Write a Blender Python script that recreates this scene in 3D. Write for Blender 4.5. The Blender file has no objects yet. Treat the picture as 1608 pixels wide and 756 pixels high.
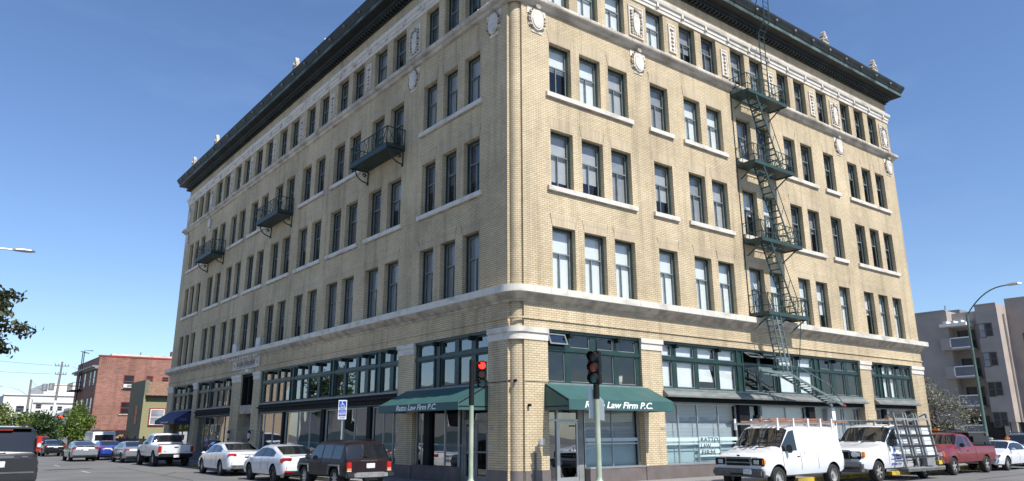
import bpy, bmesh, math, random
from mathutils import Vector, Matrix
R_ = math.radians
rng = random.Random(7)
SC = bpy.context.scene
COL = SC.collection

# ------------------------------------------------------------------ camera
cam_d = bpy.data.cameras.new('Camera'); cam = bpy.data.objects.new('Camera', cam_d); COL.objects.link(cam); SC.camera = cam
yaw, pitch, roll = R_(37.85429681), R_(15.25341311), R_(-0.24871204)
f_ = Vector((math.sin(yaw)*math.cos(pitch), math.cos(yaw)*math.cos(pitch), math.sin(pitch)))
r0 = Vector((math.cos(yaw), -math.sin(yaw), 0)); u0 = r0.cross(f_)
rr = math.cos(roll)*r0 + math.sin(roll)*u0; uu = -math.sin(roll)*r0 + math.cos(roll)*u0
cam.matrix_world = Matrix(((rr.x, uu.x, -f_.x, -15.56292518), (rr.y, uu.y, -f_.y, -19.88973226), (rr.z, uu.z, -f_.z, 0.9990412), (0, 0, 0, 1)))
cam_d.sensor_width = 36; cam_d.lens = 1175.58858548/1608*36; cam_d.shift_y = -19.76/1608
cam_d.clip_start = .1; cam_d.clip_end = 3000

# ------------------------------------------------------------------ light
sun_dir = Vector((.105, -1.0, 1.21)).normalized()
sl = bpy.data.lights.new('sun', 'SUN'); sl.energy = 4.7; sl.angle = R_(.55); sl.color = (1, .962, .90)
so = bpy.data.objects.new('sun', sl); COL.objects.link(so); so.rotation_euler = (-sun_dir).to_track_quat('-Z', 'Y').to_euler(); so.location = (0, -60, 70)
W = bpy.data.worlds.new('World'); SC.world = W; W.use_nodes = True
nt = W.node_tree; N = nt.nodes; LK = nt.links
sky = N.new('ShaderNodeTexSky'); sky.sky_type = 'NISHITA'; sky.sun_disc = False
sky.sun_elevation = math.asin(sun_dir.z); sky.sun_rotation = math.atan2(sun_dir.x, sun_dir.y)
sky.altitude = 50; sky.air_density = 1.0; sky.dust_density = .35; sky.ozone_density = 1.6
tc = N.new('ShaderNodeTexCoord'); mp = N.new('ShaderNodeMapping'); mp.inputs['Scale'].default_value = (1.2, 1.9, 5.5); mp.inputs['Rotation'].default_value = (.25, .2, .6)
nz = N.new('ShaderNodeTexNoise'); nz.inputs['Scale'].default_value = 2.1; nz.inputs['Detail'].default_value = 7; nz.inputs['Roughness'].default_value = .62
rp = N.new('ShaderNodeValToRGB'); rp.color_ramp.elements[0].position = .5; rp.color_ramp.elements[1].position = .85
rp.color_ramp.elements[1].color = (.09, .09, .09, 1)
mx = N.new('ShaderNodeMixRGB'); mx.inputs['Color2'].default_value = (6.2, 7.0, 7.9, 1)
bg = N['Background']; bg.inputs['Strength'].default_value = .112
LK.new(tc.outputs['Generated'], mp.inputs['Vector']); LK.new(mp.outputs['Vector'], nz.inputs['Vector']); LK.new(nz.outputs['Fac'], rp.inputs['Fac'])
LK.new(rp.outputs['Color'], mx.inputs['Fac']); LK.new(sky.outputs['Color'], mx.inputs['Color1']); 
hs = N.new('ShaderNodeMixRGB'); hs.blend_type = 'MULTIPLY'; hs.inputs['Fac'].default_value = 1; hs.inputs['Color2'].default_value = (.79, .90, 1.08, 1)
LK.new(mx.outputs['Color'], hs.inputs['Color1']); LK.new(hs.outputs['Color'], bg.inputs['Color'])
SC.view_settings.view_transform = 'Standard'; SC.view_settings.look = 'None'; SC.view_settings.gamma = 1; SC.view_settings.exposure = 0.46
SC.view_settings.use_curve_mapping = False
SC.render.engine = 'CYCLES'; SC.cycles.use_denoising = True; SC.cycles.max_bounces = 8; SC.cycles.transparent_max_bounces = 16
SC.cycles.sample_clamp_indirect = 6

# ------------------------------------------------------------------ materials
MATS = {}
def mat(name, col, rough=.6, metal=0., var=.12, vs=3., bump=0., bs=40., spec=.5, coat=0., stretch=(1, 1, 1), col2=None, lo=.35, hi=.65, space='Object'):
    m = bpy.data.materials.new(name); m.use_nodes = True; t = m.node_tree; n = t.nodes; l = t.links
    b = n['Principled BSDF']; b.inputs['Roughness'].default_value = rough; b.inputs['Metallic'].default_value = metal
    b.inputs['Specular IOR Level'].default_value = spec; b.inputs['Coat Weight'].default_value = coat; b.inputs['Coat Roughness'].default_value = .05
    c = Vector(col[:3])
    if var > 0 or col2:
        g = n.new('ShaderNodeTexCoord'); mpn = n.new('ShaderNodeMapping'); mpn.inputs['Scale'].default_value = stretch
        x = n.new('ShaderNodeTexNoise'); x.inputs['Scale'].default_value = vs; x.inputs['Detail'].default_value = 5
        r = n.new('ShaderNodeValToRGB'); r.color_ramp.elements[0].position = lo; r.color_ramp.elements[1].position = hi
        a = c*(1-var); d = c*(1+var)
        if col2: a, d = c, Vector(col2[:3])
        r.color_ramp.elements[0].color = (*a, 1); r.color_ramp.elements[1].color = (*d, 1)
        l.new(g.outputs[space], mpn.inputs['Vector']); l.new(mpn.outputs['Vector'], x.inputs['Vector']); l.new(x.outputs['Fac'], r.inputs['Fac']); l.new(r.outputs['Color'], b.inputs['Base Color'])
        if bump:
            y = n.new('ShaderNodeTexNoise'); y.inputs['Scale'].default_value = bs; y.inputs['Detail'].default_value = 3
            k = n.new('ShaderNodeBump'); k.inputs['Strength'].default_value = bump; k.inputs['Distance'].default_value = .02
            l.new(g.outputs[space], y.inputs['Vector']); l.new(y.outputs['Fac'], k.inputs['Height']); l.new(k.outputs['Normal'], b.inputs['Normal'])
    else:
        b.inputs['Base Color'].default_value = (*c, 1)
    MATS[name] = m; return m

def brick_mat(name, c1, c2, mortar, bw=.235, rh=.0765, ms=.009, swap=False, grime=.25, off=.5, bump=.25, gs=.25):
    m = bpy.data.materials.new(name); m.use_nodes = True; t = m.node_tree; n = t.nodes; l = t.links
    b = n['Principled BSDF']; b.inputs['Roughness'].default_value = .75; b.inputs['Specular IOR Level'].default_value = .3
    g = n.new('ShaderNodeNewGeometry'); s = n.new('ShaderNodeSeparateXYZ'); l.new(g.outputs['Position'], s.inputs[0])
    su = n.new('ShaderNodeMath'); su.operation = 'SUBTRACT'; l.new(s.outputs['X'], su.inputs[0]); l.new(s.outputs['Y'], su.inputs[1])
    cb = n.new('ShaderNodeCombineXYZ')
    l.new(su.outputs[0], cb.inputs['Y' if swap else 'X']); l.new(s.outputs['Z'], cb.inputs['X' if swap else 'Y'])
    k = n.new('ShaderNodeTexBrick'); k.inputs['Scale'].default_value = 1; k.inputs['Brick Width'].default_value = bw; k.inputs['Row Height'].default_value = rh
    k.inputs['Mortar Size'].default_value = ms; k.inputs['Mortar Smooth'].default_value = .25; k.offset = off; k.inputs['Bias'].default_value = -.1
    k.inputs['Color1'].default_value = (*c1, 1); k.inputs['Color2'].default_value = (*c2, 1); k.inputs['Mortar'].default_value = (*mortar, 1)
    l.new(cb.outputs[0], k.inputs['Vector'])
    z = n.new('ShaderNodeTexNoise'); z.inputs['Scale'].default_value = gs; z.inputs['Detail'].default_value = 8; z.inputs['Roughness'].default_value = .65
    l.new(g.outputs['Position'], z.inputs['Vector'])
    r = n.new('ShaderNodeValToRGB'); r.color_ramp.elements[0].position = .3; r.color_ramp.elements[1].position = .68
    r.color_ramp.elements[0].color = (1-grime*1.4, 1-grime*1.5, 1-grime*1.6, 1); r.color_ramp.elements[1].color = (1.04, 1.02, 1, 1)
    l.new(z.outputs['Fac'], r.inputs['Fac'])
    # vertical soot streaks
    mpn = n.new('ShaderNodeMapping'); mpn.inputs['Scale'].default_value = (1.6, 1.6, .12); l.new(g.outputs['Position'], mpn.inputs['Vector'])
    z2 = n.new('ShaderNodeTexNoise'); z2.inputs['Scale'].default_value = 1.5; z2.inputs['Detail'].default_value = 5; l.new(mpn.outputs[0], z2.inputs['Vector'])
    r2 = n.new('ShaderNodeValToRGB'); r2.color_ramp.elements[0].position = .33; r2.color_ramp.elements[1].position = .5
    r2.color_ramp.elements[0].color = (1-grime*.9,)*3+(1,); r2.color_ramp.elements[1].color = (1, 1, 1, 1); l.new(z2.outputs['Fac'], r2.inputs['Fac'])
    a = n.new('ShaderNodeMixRGB'); a.blend_type = 'MULTIPLY'; a.inputs['Fac'].default_value = 1
    a2 = n.new('ShaderNodeMixRGB'); a2.blend_type = 'MULTIPLY'; a2.inputs['Fac'].default_value = 1
    l.new(k.outputs['Color'], a.inputs['Color1']); l.new(r.outputs['Color'], a.inputs['Color2'])
    l.new(a.outputs['Color'], a2.inputs['Color1']); l.new(r2.outputs['Color'], a2.inputs['Color2']); l.new(a2.outputs['Color'], b.inputs['Base Color'])
    if bump:
        bp = n.new('ShaderNodeBump'); bp.inputs['Strength'].default_value = bump; bp.inputs['Distance'].default_value = .01; bp.invert = True
        l.new(k.outputs['Fac'], bp.inputs['Height']); l.new(bp.outputs['Normal'], b.inputs['Normal'])
    MATS[name] = m; return m

def glass_mat(name, tint=(.55, .6, .62), ior=1.6, wave=.03, wscale=.9, rough=0.0, refl=(1, 1, 1)):
    m = bpy.data.materials.new(name); m.use_nodes = True; t = m.node_tree; n = t.nodes; l = t.links
    n.remove(n['Principled BSDF']); o = n['Material Output']
    tr = n.new('ShaderNodeBsdfTransparent'); tr.inputs['Color'].default_value = (*tint, 1)
    gl = n.new('ShaderNodeBsdfGlossy'); gl.inputs['Roughness'].default_value = rough; gl.inputs['Color'].default_value = (*refl, 1)
    lw = n.new('ShaderNodeLayerWeight'); lw.inputs['Blend'].default_value = .5; pw = n.new('ShaderNodeMath'); pw.operation = 'POWER'; pw.inputs[1].default_value = 4.5
    l.new(lw.outputs['Facing'], pw.inputs[0]); fr = n.new('ShaderNodeMath'); fr.operation = 'MULTIPLY_ADD'; f0 = 1.7*((ior-1)/(ior+1))**2; fr.inputs[1].default_value = 1-f0; fr.inputs[2].default_value = f0; l.new(pw.outputs[0], fr.inputs[0])
    mxs = n.new('ShaderNodeMixShader'); l.new(fr.outputs[0], mxs.inputs['Fac']); l.new(tr.outputs[0], mxs.inputs[1]); l.new(gl.outputs[0], mxs.inputs[2])
    g = n.new('ShaderNodeNewGeometry'); x = n.new('ShaderNodeTexNoise'); x.inputs['Scale'].default_value = wscale; x.inputs['Detail'].default_value = 1
    k = n.new('ShaderNodeBump'); k.inputs['Strength'].default_value = 1; k.inputs['Distance'].default_value = wave
    l.new(g.outputs['Position'], x.inputs['Vector']); l.new(x.outputs['Fac'], k.inputs['Height']); l.new(k.outputs['Normal'], gl.inputs['Normal'])
    l.new(mxs.outputs[0], o.inputs['Surface']); MATS[name] = m; return m

def stripe_mat(name, c1, c2, per, duty=.3, axis='Z', rough=.5, off=0.):
    m = bpy.data.materials.new(name); m.use_nodes = True; t = m.node_tree; n = t.nodes; l = t.links
    b = n['Principled BSDF']; b.inputs['Roughness'].default_value = rough
    g = n.new('ShaderNodeNewGeometry'); s = n.new('ShaderNodeSeparateXYZ'); l.new(g.outputs['Position'], s.inputs[0])
    d = n.new('ShaderNodeMath'); d.operation = 'DIVIDE'; d.inputs[1].default_value = per; l.new(s.outputs[axis], d.inputs[0])
    fr = n.new('ShaderNodeMath'); fr.operation = 'FRACT'; l.new(d.outputs[0], fr.inputs[0])
    lt = n.new('ShaderNodeMath'); lt.operation = 'LESS_THAN'; lt.inputs[1].default_value = duty; l.new(fr.outputs[0], lt.inputs[0])
    mxx = n.new('ShaderNodeMixRGB'); mxx.inputs['Color1'].default_value = (*c1, 1); mxx.inputs['Color2'].default_value = (*c2, 1)
    l.new(lt.outputs[0], mxx.inputs['Fac']); l.new(mxx.outputs[0], b.inputs['Base Color']); MATS[name] = m; return m

def leaf_mat(name, dark, light, scale=1.2, trans=.25):
    m = bpy.data.materials.new(name); m.use_nodes = True; t = m.node_tree; n = t.nodes; l = t.links
    n.remove(n['Principled BSDF']); o = n['Material Output']
    g = n.new('ShaderNodeTexCoord'); x = n.new('ShaderNodeTexNoise'); x.inputs['Scale'].default_value = scale; x.inputs['Detail'].default_value = 8; x.inputs['Roughness'].default_value = .75
    r = n.new('ShaderNodeValToRGB'); r.color_ramp.elements[0].position = .36; r.color_ramp.elements[1].position = .64
    r.color_ramp.elements[0].color = (*dark, 1); r.color_ramp.elements[1].color = (*light, 1)
    d = n.new('ShaderNodeBsdfPrincipled'); d.inputs['Roughness'].default_value = .45; tl = n.new('ShaderNodeBsdfTranslucent'); mxs = n.new('ShaderNodeMixShader'); mxs.inputs['Fac'].default_value = trans
    l.new(g.outputs['Object'], x.inputs['Vector']); l.new(x.outputs['Fac'], r.inputs['Fac']); l.new(r.outputs['Color'], d.inputs['Base Color']); l.new(r.outputs['Color'], tl.inputs['Color'])
    l.new(d.outputs[0], mxs.inputs[1]); l.new(tl.outputs[0], mxs.inputs[2]); l.new(mxs.outputs[0], o.inputs['Surface']); MATS[name] = m; return m

def emit_mat(name, col, s):
    m = bpy.data.materials.new(name); m.use_nodes = True; b = m.node_tree.nodes['Principled BSDF']
    b.inputs['Base Color'].default_value = (*col, 1); b.inputs['Emission Color'].default_value = (*col, 1); b.inputs['Emission Strength'].default_value = s; MATS[name] = m; return m

BR = brick_mat('cream_brick', (.68, .57, .385), (.59, .485, .315), (.27, .215, .14))
BRS = brick_mat('soldier_brick', (.60, .505, .35), (.53, .44, .30), (.34, .28, .195), bw=.45, rh=.0765, ms=.008, swap=True, off=0)
RBR = brick_mat('red_brick', (.35, .155, .115), (.23, .10, .075), (.36, .28, .24), grime=.22, gs=.35, bw=.42, rh=.15, ms=.014)
STONE = mat('terracotta_white', (.40, .365, .31), .55, col2=(.62, .575, .50), vs=1.4, lo=.28, hi=.5, stretch=(1, 1, 2.2))
STONEW = mat('sill_course_stone', (.26, .225, .185), .6, col2=(.55, .50, .42), vs=1.1, lo=.3, hi=.62, stretch=(1, 1, 2.5))
STONED = mat('terracotta_weathered', (.40, .35, .285), .7, var=.3, vs=2.2)
RELD = mat('relief_dark_stone', (.20, .17, .135), .8, var=.3, vs=9)  # darker stone for alternate pieces of the reliefs
PANEL = mat('relief_stone', (.62, .56, .47), .7, var=.15, vs=4)
PLINTH = mat('plinth_paint', (.135, .115, .108), .65, var=.12, vs=2)
GREEN = mat('dark_green_paint', (.012, .036, .032), .42, var=.2, vs=2)
SASH = mat('sash_grey_green', (.17, .195, .195), .45, var=.15, vs=3)
BLACK = mat('black_paint', (.010, .011, .011), .7, var=.2, spec=.2)
GREY = mat('grey_metal', (.22, .225, .22), .5, var=.15)
CANOPY = mat('grey_green_sheet', (.17, .18, .165), .5, var=.2, vs=1.5, stretch=(1, 1, 6))
CORN = mat('cornice_dark', (.010, .013, .012), .6, col2=(.028, .042, .038), vs=1.3, lo=.5, hi=.8)
CORNG = mat('cornice_verdigris', (.018, .027, .024), .6, col2=(.09, .14, .125), vs=.9, lo=.38, hi=.62)
FE = mat('fire_escape_paint', (.022, .05, .047), .5, var=.2, vs=4)
FE2 = mat('ladder_steel', (.12, .165, .16), .45, var=.2, vs=4)
BALC = mat('balcony_paint', (.014, .034, .032), .5, var=.2)
ALU = mat('aluminium', (.45, .46, .46), .35, .6, var=.05)
WHITE = mat('white_paint', (.78, .78, .76), .5, var=.04)
BLINDW = mat('white_blind', (.64, .66, .65), .8, var=.03)
BLINDG = mat('grey_blind_and_sheen', (.24, .245, .25), .8, var=.1)
BLINDD = mat('dark_curtain', (.07, .073, .08), .8, var=.2)
VENET = stripe_mat('venetian_blind', (.42, .45, .47), (.26, .285, .30), .055, .35)
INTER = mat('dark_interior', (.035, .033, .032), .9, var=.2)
GLASS = glass_mat('window_glass', (.93, .95, .95), 1.55)
GLASSL = glass_mat('shop_glass', (.5, .55, .56), 2.15, .02, .5)
GLASSC = glass_mat('clear_shop_glass', (.88, .93, .94), 1.45, .02, .5)
AWN = mat('awning_green', (.034, .098, .092), .6, var=.08, vs=1.5)
AWNB = mat('awning_blue', (.012, .022, .10), .6, var=.1)
LETTER = mat('white_letter', (.82, .83, .82), .5, var=0)
DLET = mat('dark_letter', (.06, .09, .09), .5, var=0)
ASPH = mat('asphalt', (.125, .122, .117), .85, col2=(.185, .18, .172), vs=.35, lo=.3, hi=.75, bump=.4, bs=60)
TAR = mat('tar_patch', (.05, .05, .05), .8, var=.2)
CONC = mat('concrete_walk', (.27, .265, .26), .8, var=.12, vs=.9, bump=.2)
KERB = mat('kerb_concrete', (.32, .31, .29), .8, var=.15)
YEL = mat('yellow_kerb_paint', (.30, .22, .05), .7, col2=(.55, .38, .03), vs=3, lo=.4, hi=.55)
YELG = mat('worn_kerb_paint', (.20, .19, .05), .7, var=.3, vs=3)
LINE = mat('road_paint', (.55, .54, .5), .7, col2=(.3, .3, .29), vs=8)
RUB = mat('tyre_rubber', (.018, .018, .018), .8, var=.1)
RIM = mat('wheel_alloy', (.5, .5, .5), .3, .8, var=.1)
RIMD = mat('wheel_dark', (.09, .09, .095), .35, .6, var=.1)
RIMG = mat('wheel_steel', (.42, .41, .39), .45, .5, var=.2, vs=12)
CGL = mat('car_glass', (.012, .014, .016), .03, var=0, spec=.8)
CGLB = mat('car_glass_blue', (.02, .028, .04), .03, var=0, spec=1)
TRIM = mat('black_trim', (.02, .02, .021), .5, var=.1)
GTRIM = mat('grey_trim', (.10, .098, .095), .6, var=.15, vs=6)
CHROME = mat('chrome', (.36, .37, .39), .12, 1., var=0)
RED = mat('red_lens', (.42, .014, .012), .15, var=0)
AMB = mat('amber_lens', (.75, .25, .03), .15, var=0)
HEAD = mat('headlamp', (.62, .64, .65), .08, .25, var=.2, vs=20)
PLATE = mat('plate_white', (.70, .70, .66), .5, col2=(.5, .5, .55), vs=22, lo=.45, hi=.55)
def paint(name, c, metal=0., var=.0):
    return mat(name, c, .25, metal, var=var, coat=1.)
PW = paint('car_white', (.66, .67, .69)); PWV = mat('van_white', (.64, .65, .66), .3, var=.03, vs=1.5, coat=.5)
PBK = paint('car_black', (.010, .010, .013)); PSIL = paint('car_silver', (.30, .315, .34), .45); PBLU = paint('car_blue', (.018, .045, .30), .2)
PMAR = mat('car_maroon', (.018, .008, .010), .4, var=.1, coat=.12, spec=.25); PRED = mat('faded_red', (.165, .016, .02), .4, var=.12, vs=2, coat=.4); PSLV = paint('car_steel', (.17, .18, .19), .5); PRD2 = paint('car_red', (.35, .015, .02))
BARK = mat('bark', (.10, .08, .06), .9, var=.3, vs=6, bump=.5)
WOODP = mat('old_pole_wood', (.20, .19, .18), .9, var=.2, vs=4, stretch=(4, 4, .5))
POLEG = mat('pole_green', (.37, .41, .31), .5, col2=(.24, .30, .21), vs=.9, lo=.4, hi=.6)
POLED = mat('pole_dark_green', (.055, .10, .08), .5, var=.1)
LADD = mat('orange_ladder', (.34, .15, .085), .6, col2=(.20, .09, .055), vs=5)
WOOD = mat('raw_timber', (.40, .21, .10), .8, var=.2, vs=4)
OLIVE = stripe_mat('olive_siding', (.285, .27, .145), (.17, .16, .085), .155, .1, rough=.7)
OLIVEP = mat('olive_plaster', (.17, .165, .11), .8, var=.1)
SHING = mat('brown_shingle', (.20, .115, .075), .85, var=.2, vs=5)
REDT = mat('red_trim', (.28, .035, .03), .6, var=.1)
STUC = mat('taupe_stucco', (.36, .325, .295), .9, var=.08, vs=.7)
STUCL = mat('brown_and_sunlit_stucco', (.38, .325, .285), .9, var=.08, vs=.7)
STUCW = mat('white_stucco', (.72, .70, .65), .9, var=.05, vs=.5)
STUCG = mat('slate_stucco', (.17, .185, .205), .8, var=.08)
TAN = mat('tan_stucco', (.46, .36, .25), .9, var=.08)
TEAL = mat('pale_teal_paint', (.20, .30, .31), .8, var=.1, vs=.6)
REDSIG = emit_mat('signal_red', (1, .035, .02), 2.0); REDFAR = emit_mat('signal_red_far', (1, .10, .03), 1.6)
SIGOFF = mat('signal_amber_unlit', (.25, .07, .02), .3, var=0); SIGOFF2 = mat('signal_amber_dim', (.55, .10, .04), .3, var=0); SIGG = mat('signal_green_unlit', (.06, .14, .12), .25, var=0); SIGR = mat('signal_red_unlit', (.05, .02, .02), .3, var=0)
BLUE = mat('sign_blue', (.01, .06, .42), .4, var=0)
LFG = leaf_mat('leaf_bright', (.05, .10, .016), (.21, .29, .045)); LFD = leaf_mat('leaf_deep', (.018, .05, .014), (.07, .13, .035))
LFM = leaf_mat('leaf_magnolia', (.010, .020, .007), (.075, .085, .028), 2.2, .15); LFO = leaf_mat('leaf_olive', (.07, .11, .025), (.23, .28, .08))
LFB = leaf_mat('leaf_spring', (.05, .07, .02), (.17, .19, .06), 1.5); BLOS = leaf_mat('blossom_white', (.16, .145, .13), (.42, .38, .37), 3.)

# ------------------------------------------------------------------ mesh helpers
class MB:
    def __init__(s): s.v = []; s.f = []; s.mi = []; s.mats = []
    def m(s, mt):
        if mt not in s.mats: s.mats.append(mt)
        return s.mats.index(mt)
    def face(s, pts, mt):
        b = len(s.v); s.v += [tuple(p) for p in pts]; s.f.append(tuple(range(b, b+len(pts)))); s.mi.append(s.m(mt))
    def hexa(s, p, mt):
        b = len(s.v); s.v += [tuple(q) for q in p]; k = s.m(mt)
        for q in ((0, 3, 2, 1), (4, 5, 6, 7), (0, 1, 5, 4), (1, 2, 6, 5), (2, 3, 7, 6), (3, 0, 4, 7)):
            s.f.append(tuple(b+i for i in q)); s.mi.append(k)
    def box(s, a, b, mt):
        x0, y0, z0 = [min(a[i], b[i]) for i in range(3)]; x1, y1, z1 = [max(a[i], b[i]) for i in range(3)]
        s.hexa([(x0, y0, z0), (x1, y0, z0), (x1, y1, z0), (x0, y1, z0), (x0, y0, z1), (x1, y0, z1), (x1, y1, z1), (x0, y1, z1)], mt)
    def bar(s, a, b, w, mt, h=None, up=None):
        a = Vector(a); b = Vector(b); d = (b-a).normalized(); h = h or w
        u = Vector(up) if up else (Vector((0, 0, 1)) if abs(d.z) < .9 else Vector((1, 0, 0)))
        sd = d.cross(u).normalized(); u = sd.cross(d)
        p = []
        for c in (a, b):
            for i, j in ((-1, -1), (1, -1), (1, 1), (-1, 1)): p.append(c+sd*(i*w/2)+u*(j*h/2))
        s.hexa(p, mt)
    def tube(s, pts, rad, mt, n=8, caps=True):
        pts = [Vector(p) for p in pts]; rs = rad if isinstance(rad, (list, tuple)) else [rad]*len(pts); base = len(s.v); k = s.m(mt)
        pu = None
        for i, p in enumerate(pts):
            d = (pts[min(i+1, len(pts)-1)]-pts[max(i-1, 0)]).normalized()
            if pu is None:
                u = Vector((0, 0, 1)) if abs(d.z) < .9 else Vector((1, 0, 0)); pu = (u-d*u.dot(d)).normalized()
            else: pu = (pu-d*pu.dot(d)).normalized()
            w = d.cross(pu)
            for j in range(n):
                a = 2*math.pi*j/n; s.v.append(tuple(p+(pu*math.cos(a)+w*math.sin(a))*rs[i]))
        for i in range(len(pts)-1):
            for j in range(n):
                s.f.append((base+i*n+j, base+i*n+(j+1) % n, base+(i+1)*n+(j+1) % n, base+(i+1)*n+j)); s.mi.append(k)
        if caps:
            s.f.append(tuple(base+j for j in reversed(range(n)))); s.mi.append(k)
            e = base+(len(pts)-1)*n; s.f.append(tuple(e+j for j in range(n))); s.mi.append(k)
    def lathe(s, prof, c, axis, mt, n=20):
        # prof: (radius, along-axis); axis 'x','y','z'
        base = len(s.v); k = s.m(mt); c = Vector(c)
        for (r, h) in prof:
            for j in range(n):
                a = 2*math.pi*j/n; p, q = r*math.cos(a), r*math.sin(a)
                s.v.append(tuple(c+Vector({'x': (h, p, q), 'y': (q, h, p), 'z': (p, q, h)}[axis])))
        for i in range(len(prof)-1):
            for j in range(n):
                s.f.append((base+i*n+j, base+i*n+(j+1) % n, base+(i+1)*n+(j+1) % n, base+(i+1)*n+j)); s.mi.append(k)
    def build(s, name, parent=None, smooth=None, loc=None, rot=None):
        me = bpy.data.meshes.new(name); me.from_pydata(s.v, [], s.f); me.update()
        for mt in s.mats: me.materials.append(mt)
        me.polygons.foreach_set('material_index', s.mi)
        if smooth:
            me.polygons.foreach_set('use_smooth', [True]*len(me.polygons)); me.set_sharp_from_angle(angle=R_(smooth))
        o = bpy.data.objects.new(name, me); COL.objects.link(o)
        if parent: o.parent = parent
        if loc: o.location = loc
        if rot: o.rotation_euler = rot
        return o
def tag(o, label=None, cat=None, group=None, kind=None):
    if label: o['label'] = label
    if cat: o['category'] = cat
    if group: o['group'] = group
    if kind: o['kind'] = kind
    return o
def thing(name, label, cat, loc=(0, 0, 0), rz=0., group=None):
    o = bpy.data.objects.new(name, None); COL.objects.link(o); o.empty_display_size = .3
    o.location = loc; o.rotation_euler = (0, 0, rz); return tag(o, label, cat, group)
def text_obj(name, s, size, M, mt, parent=None, shear=0., ext=.004, width=None, align='CENTER', bold=0.):
    cu = bpy.data.curves.new(name, 'FONT'); cu.body = s; cu.size = size; cu.shear = shear; cu.extrude = ext; cu.align_x = align; cu.align_y = 'CENTER'; cu.offset = bold; cu.resolution_u = 3
    t = bpy.data.objects.new(name+'_tmp', cu); COL.objects.link(t); bpy.context.view_layer.update()
    me = bpy.data.meshes.new_from_object(t.evaluated_get(bpy.context.evaluated_depsgraph_get())); bpy.data.objects.remove(t); bpy.data.curves.remove(cu)
    if width:
        xs = [v.co.x for v in me.vertices]; k = width/max(max(xs)-min(xs), 1e-6)
        for v in me.vertices: v.co.x *= k
    me.materials.clear(); me.materials.append(mt)
    o = bpy.data.objects.new(name, me); COL.objects.link(o)
    if parent: o.parent = parent
    o.matrix_local = M; return o
def MR(x, y, z): return Matrix(((1, 0, 0, x), (0, 0, -1, y), (0, 1, 0, z), (0, 0, 0, 1)))      # text facing -y
def ML(x, y, z): return Matrix(((0, 0, -1, x), (-1, 0, 0, y), (0, 1, 0, z), (0, 0, 0, 1)))     # text facing -x

# ------------------------------------------------------------------ ground
ZG, ZS = -.88, -.73
mb = MB(); mb.face([(-1500, -1500, ZG), (1500, -1500, ZG), (1500, 1500, ZG), (-1500, 1500, ZG)], ASPH); tag(mb.build('road'), kind='structure')
def slab(name, poly, z0, z1, mt):
    b = MB(); n = len(poly); b.face([(x, y, z1) for x, y in poly], mt)
    for i in range(n):
        p, q = poly[i], poly[(i+1) % n]; b.face([(*p, z0), (*q, z0), (*q, z1), (*p, z1)], mt)
    return b.build(name)
KX, KY, RC = -2.0, -2.95, 1.3
arc = [(KX+RC-RC*math.cos(a), KY+RC-RC*math.sin(a)) for a in [R_(t) for t in range(0, 91, 10)]]
CONCJ = brick_mat('paved_concrete', (.27, .265, .262), (.25, .245, .24), (.13, .125, .12), bw=1.5, rh=1.5, ms=.012, off=0, grime=.1, bump=0)
# slab joints run in plan, so give the walk a plan-space pattern
n_ = CONCJ.node_tree.nodes; l_ = CONCJ.node_tree.links
sep_ = [x for x in n_ if x.type == 'SEPXYZ'][0]; comb_ = [x for x in n_ if x.type == 'COMBXYZ'][0]
l_.new(sep_.outputs['X'], comb_.inputs['X']); l_.new(sep_.outputs['Y'], comb_.inputs['Y'])
outer = [(50, KY+.15)] + [(x+.15*(1 if i < 99 else 0), y+.15) for i, (x, y) in enumerate(reversed(arc))] + [(KX+.15, 88), (46, 88), (50, 84)]
tag(slab('sidewalk', outer, ZG-.1, ZS, CONCJ), kind='structure')
def kerb(name, pts, mt, w=.15, z1=ZS+.004):
    b = MB()
    for (p, q) in zip(pts[:-1], pts[1:]):
        p, q = Vector(p), Vector(q); d = (q-p).normalized(); nrm = Vector((d.y, -d.x))*w
        b.hexa([(p.x, p.y, ZG-.1), (q.x, q.y, ZG-.1), (q.x+nrm.x, q.y+nrm.y, ZG-.1), (p.x+nrm.x, p.y+nrm.y, ZG-.1), (p.x, p.y, z1), (q.x, q.y, z1), (q.x+nrm.x, q.y+nrm.y, z1), (p.x+nrm.x, p.y+nrm.y, z1)], mt)
    return tag(b.build(name), kind='structure')
arcv = [(x, y) for x, y in arc]
kerb('kerb', [(KX, 88), (KX, 28.5)], KERB, -.15); kerb('kerb', [(KX, 28.5), (KX, 18.5)], YELG, -.15)
kerb('kerb', [(KX, 18.5)] + arcv + [(6.5, KY)], KERB, -.15); kerb('kerb', [(6.5, KY), (29, KY)], YEL, -.15); kerb('kerb', [(29, KY), (50, KY)], KERB, -.15)
tag(slab('sidewalk', [(-60, -60), (-14.4, -60), (-14.4, -17.5), (-60, -17.5)], ZG-.1, ZS, CONCJ), kind='structure')
tag(slab('sidewalk', [(-60, -3), (-14.6, -3), (-14.6, 88), (-60, 88)], ZG-.1, ZS, CONCJ), kind='structure')
tag(slab('sidewalk', [(-2, -60), (60, -60), (60, -16.5), (-2, -16.5)], ZG-.1, ZS, CONCJ), kind='structure')
tag(slab('sidewalk', [(62, -16), (120, -16), (120, 40), (62, 40)], ZG-.1, ZS, CONCJ), kind='structure')
b = MB()
for y in (24.2, 34, 44, 54): b.face([(-8.2, y, ZG+.004), (-8.08, y, ZG+.004), (-8.08, y+2.4, ZG+.004), (-8.2, y+2.4, ZG+.004)], LINE)
b.face([(-14.2, -3.2, ZG+.004), (-2.5, -3.2, ZG+.004), (-2.5, -2.9, ZG+.004), (-14.2, -2.9, ZG+.004)], LINE)
for x in (18, 24, 30, 36): b.face([(x, -9.3, ZG+.004), (x+2, -9.3, ZG+.004), (x+2, -9.18, ZG+.004), (x, -9.18, ZG+.004)], LINE)
tag(b.build('road_marking'), kind='structure')
b = MB()
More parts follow.
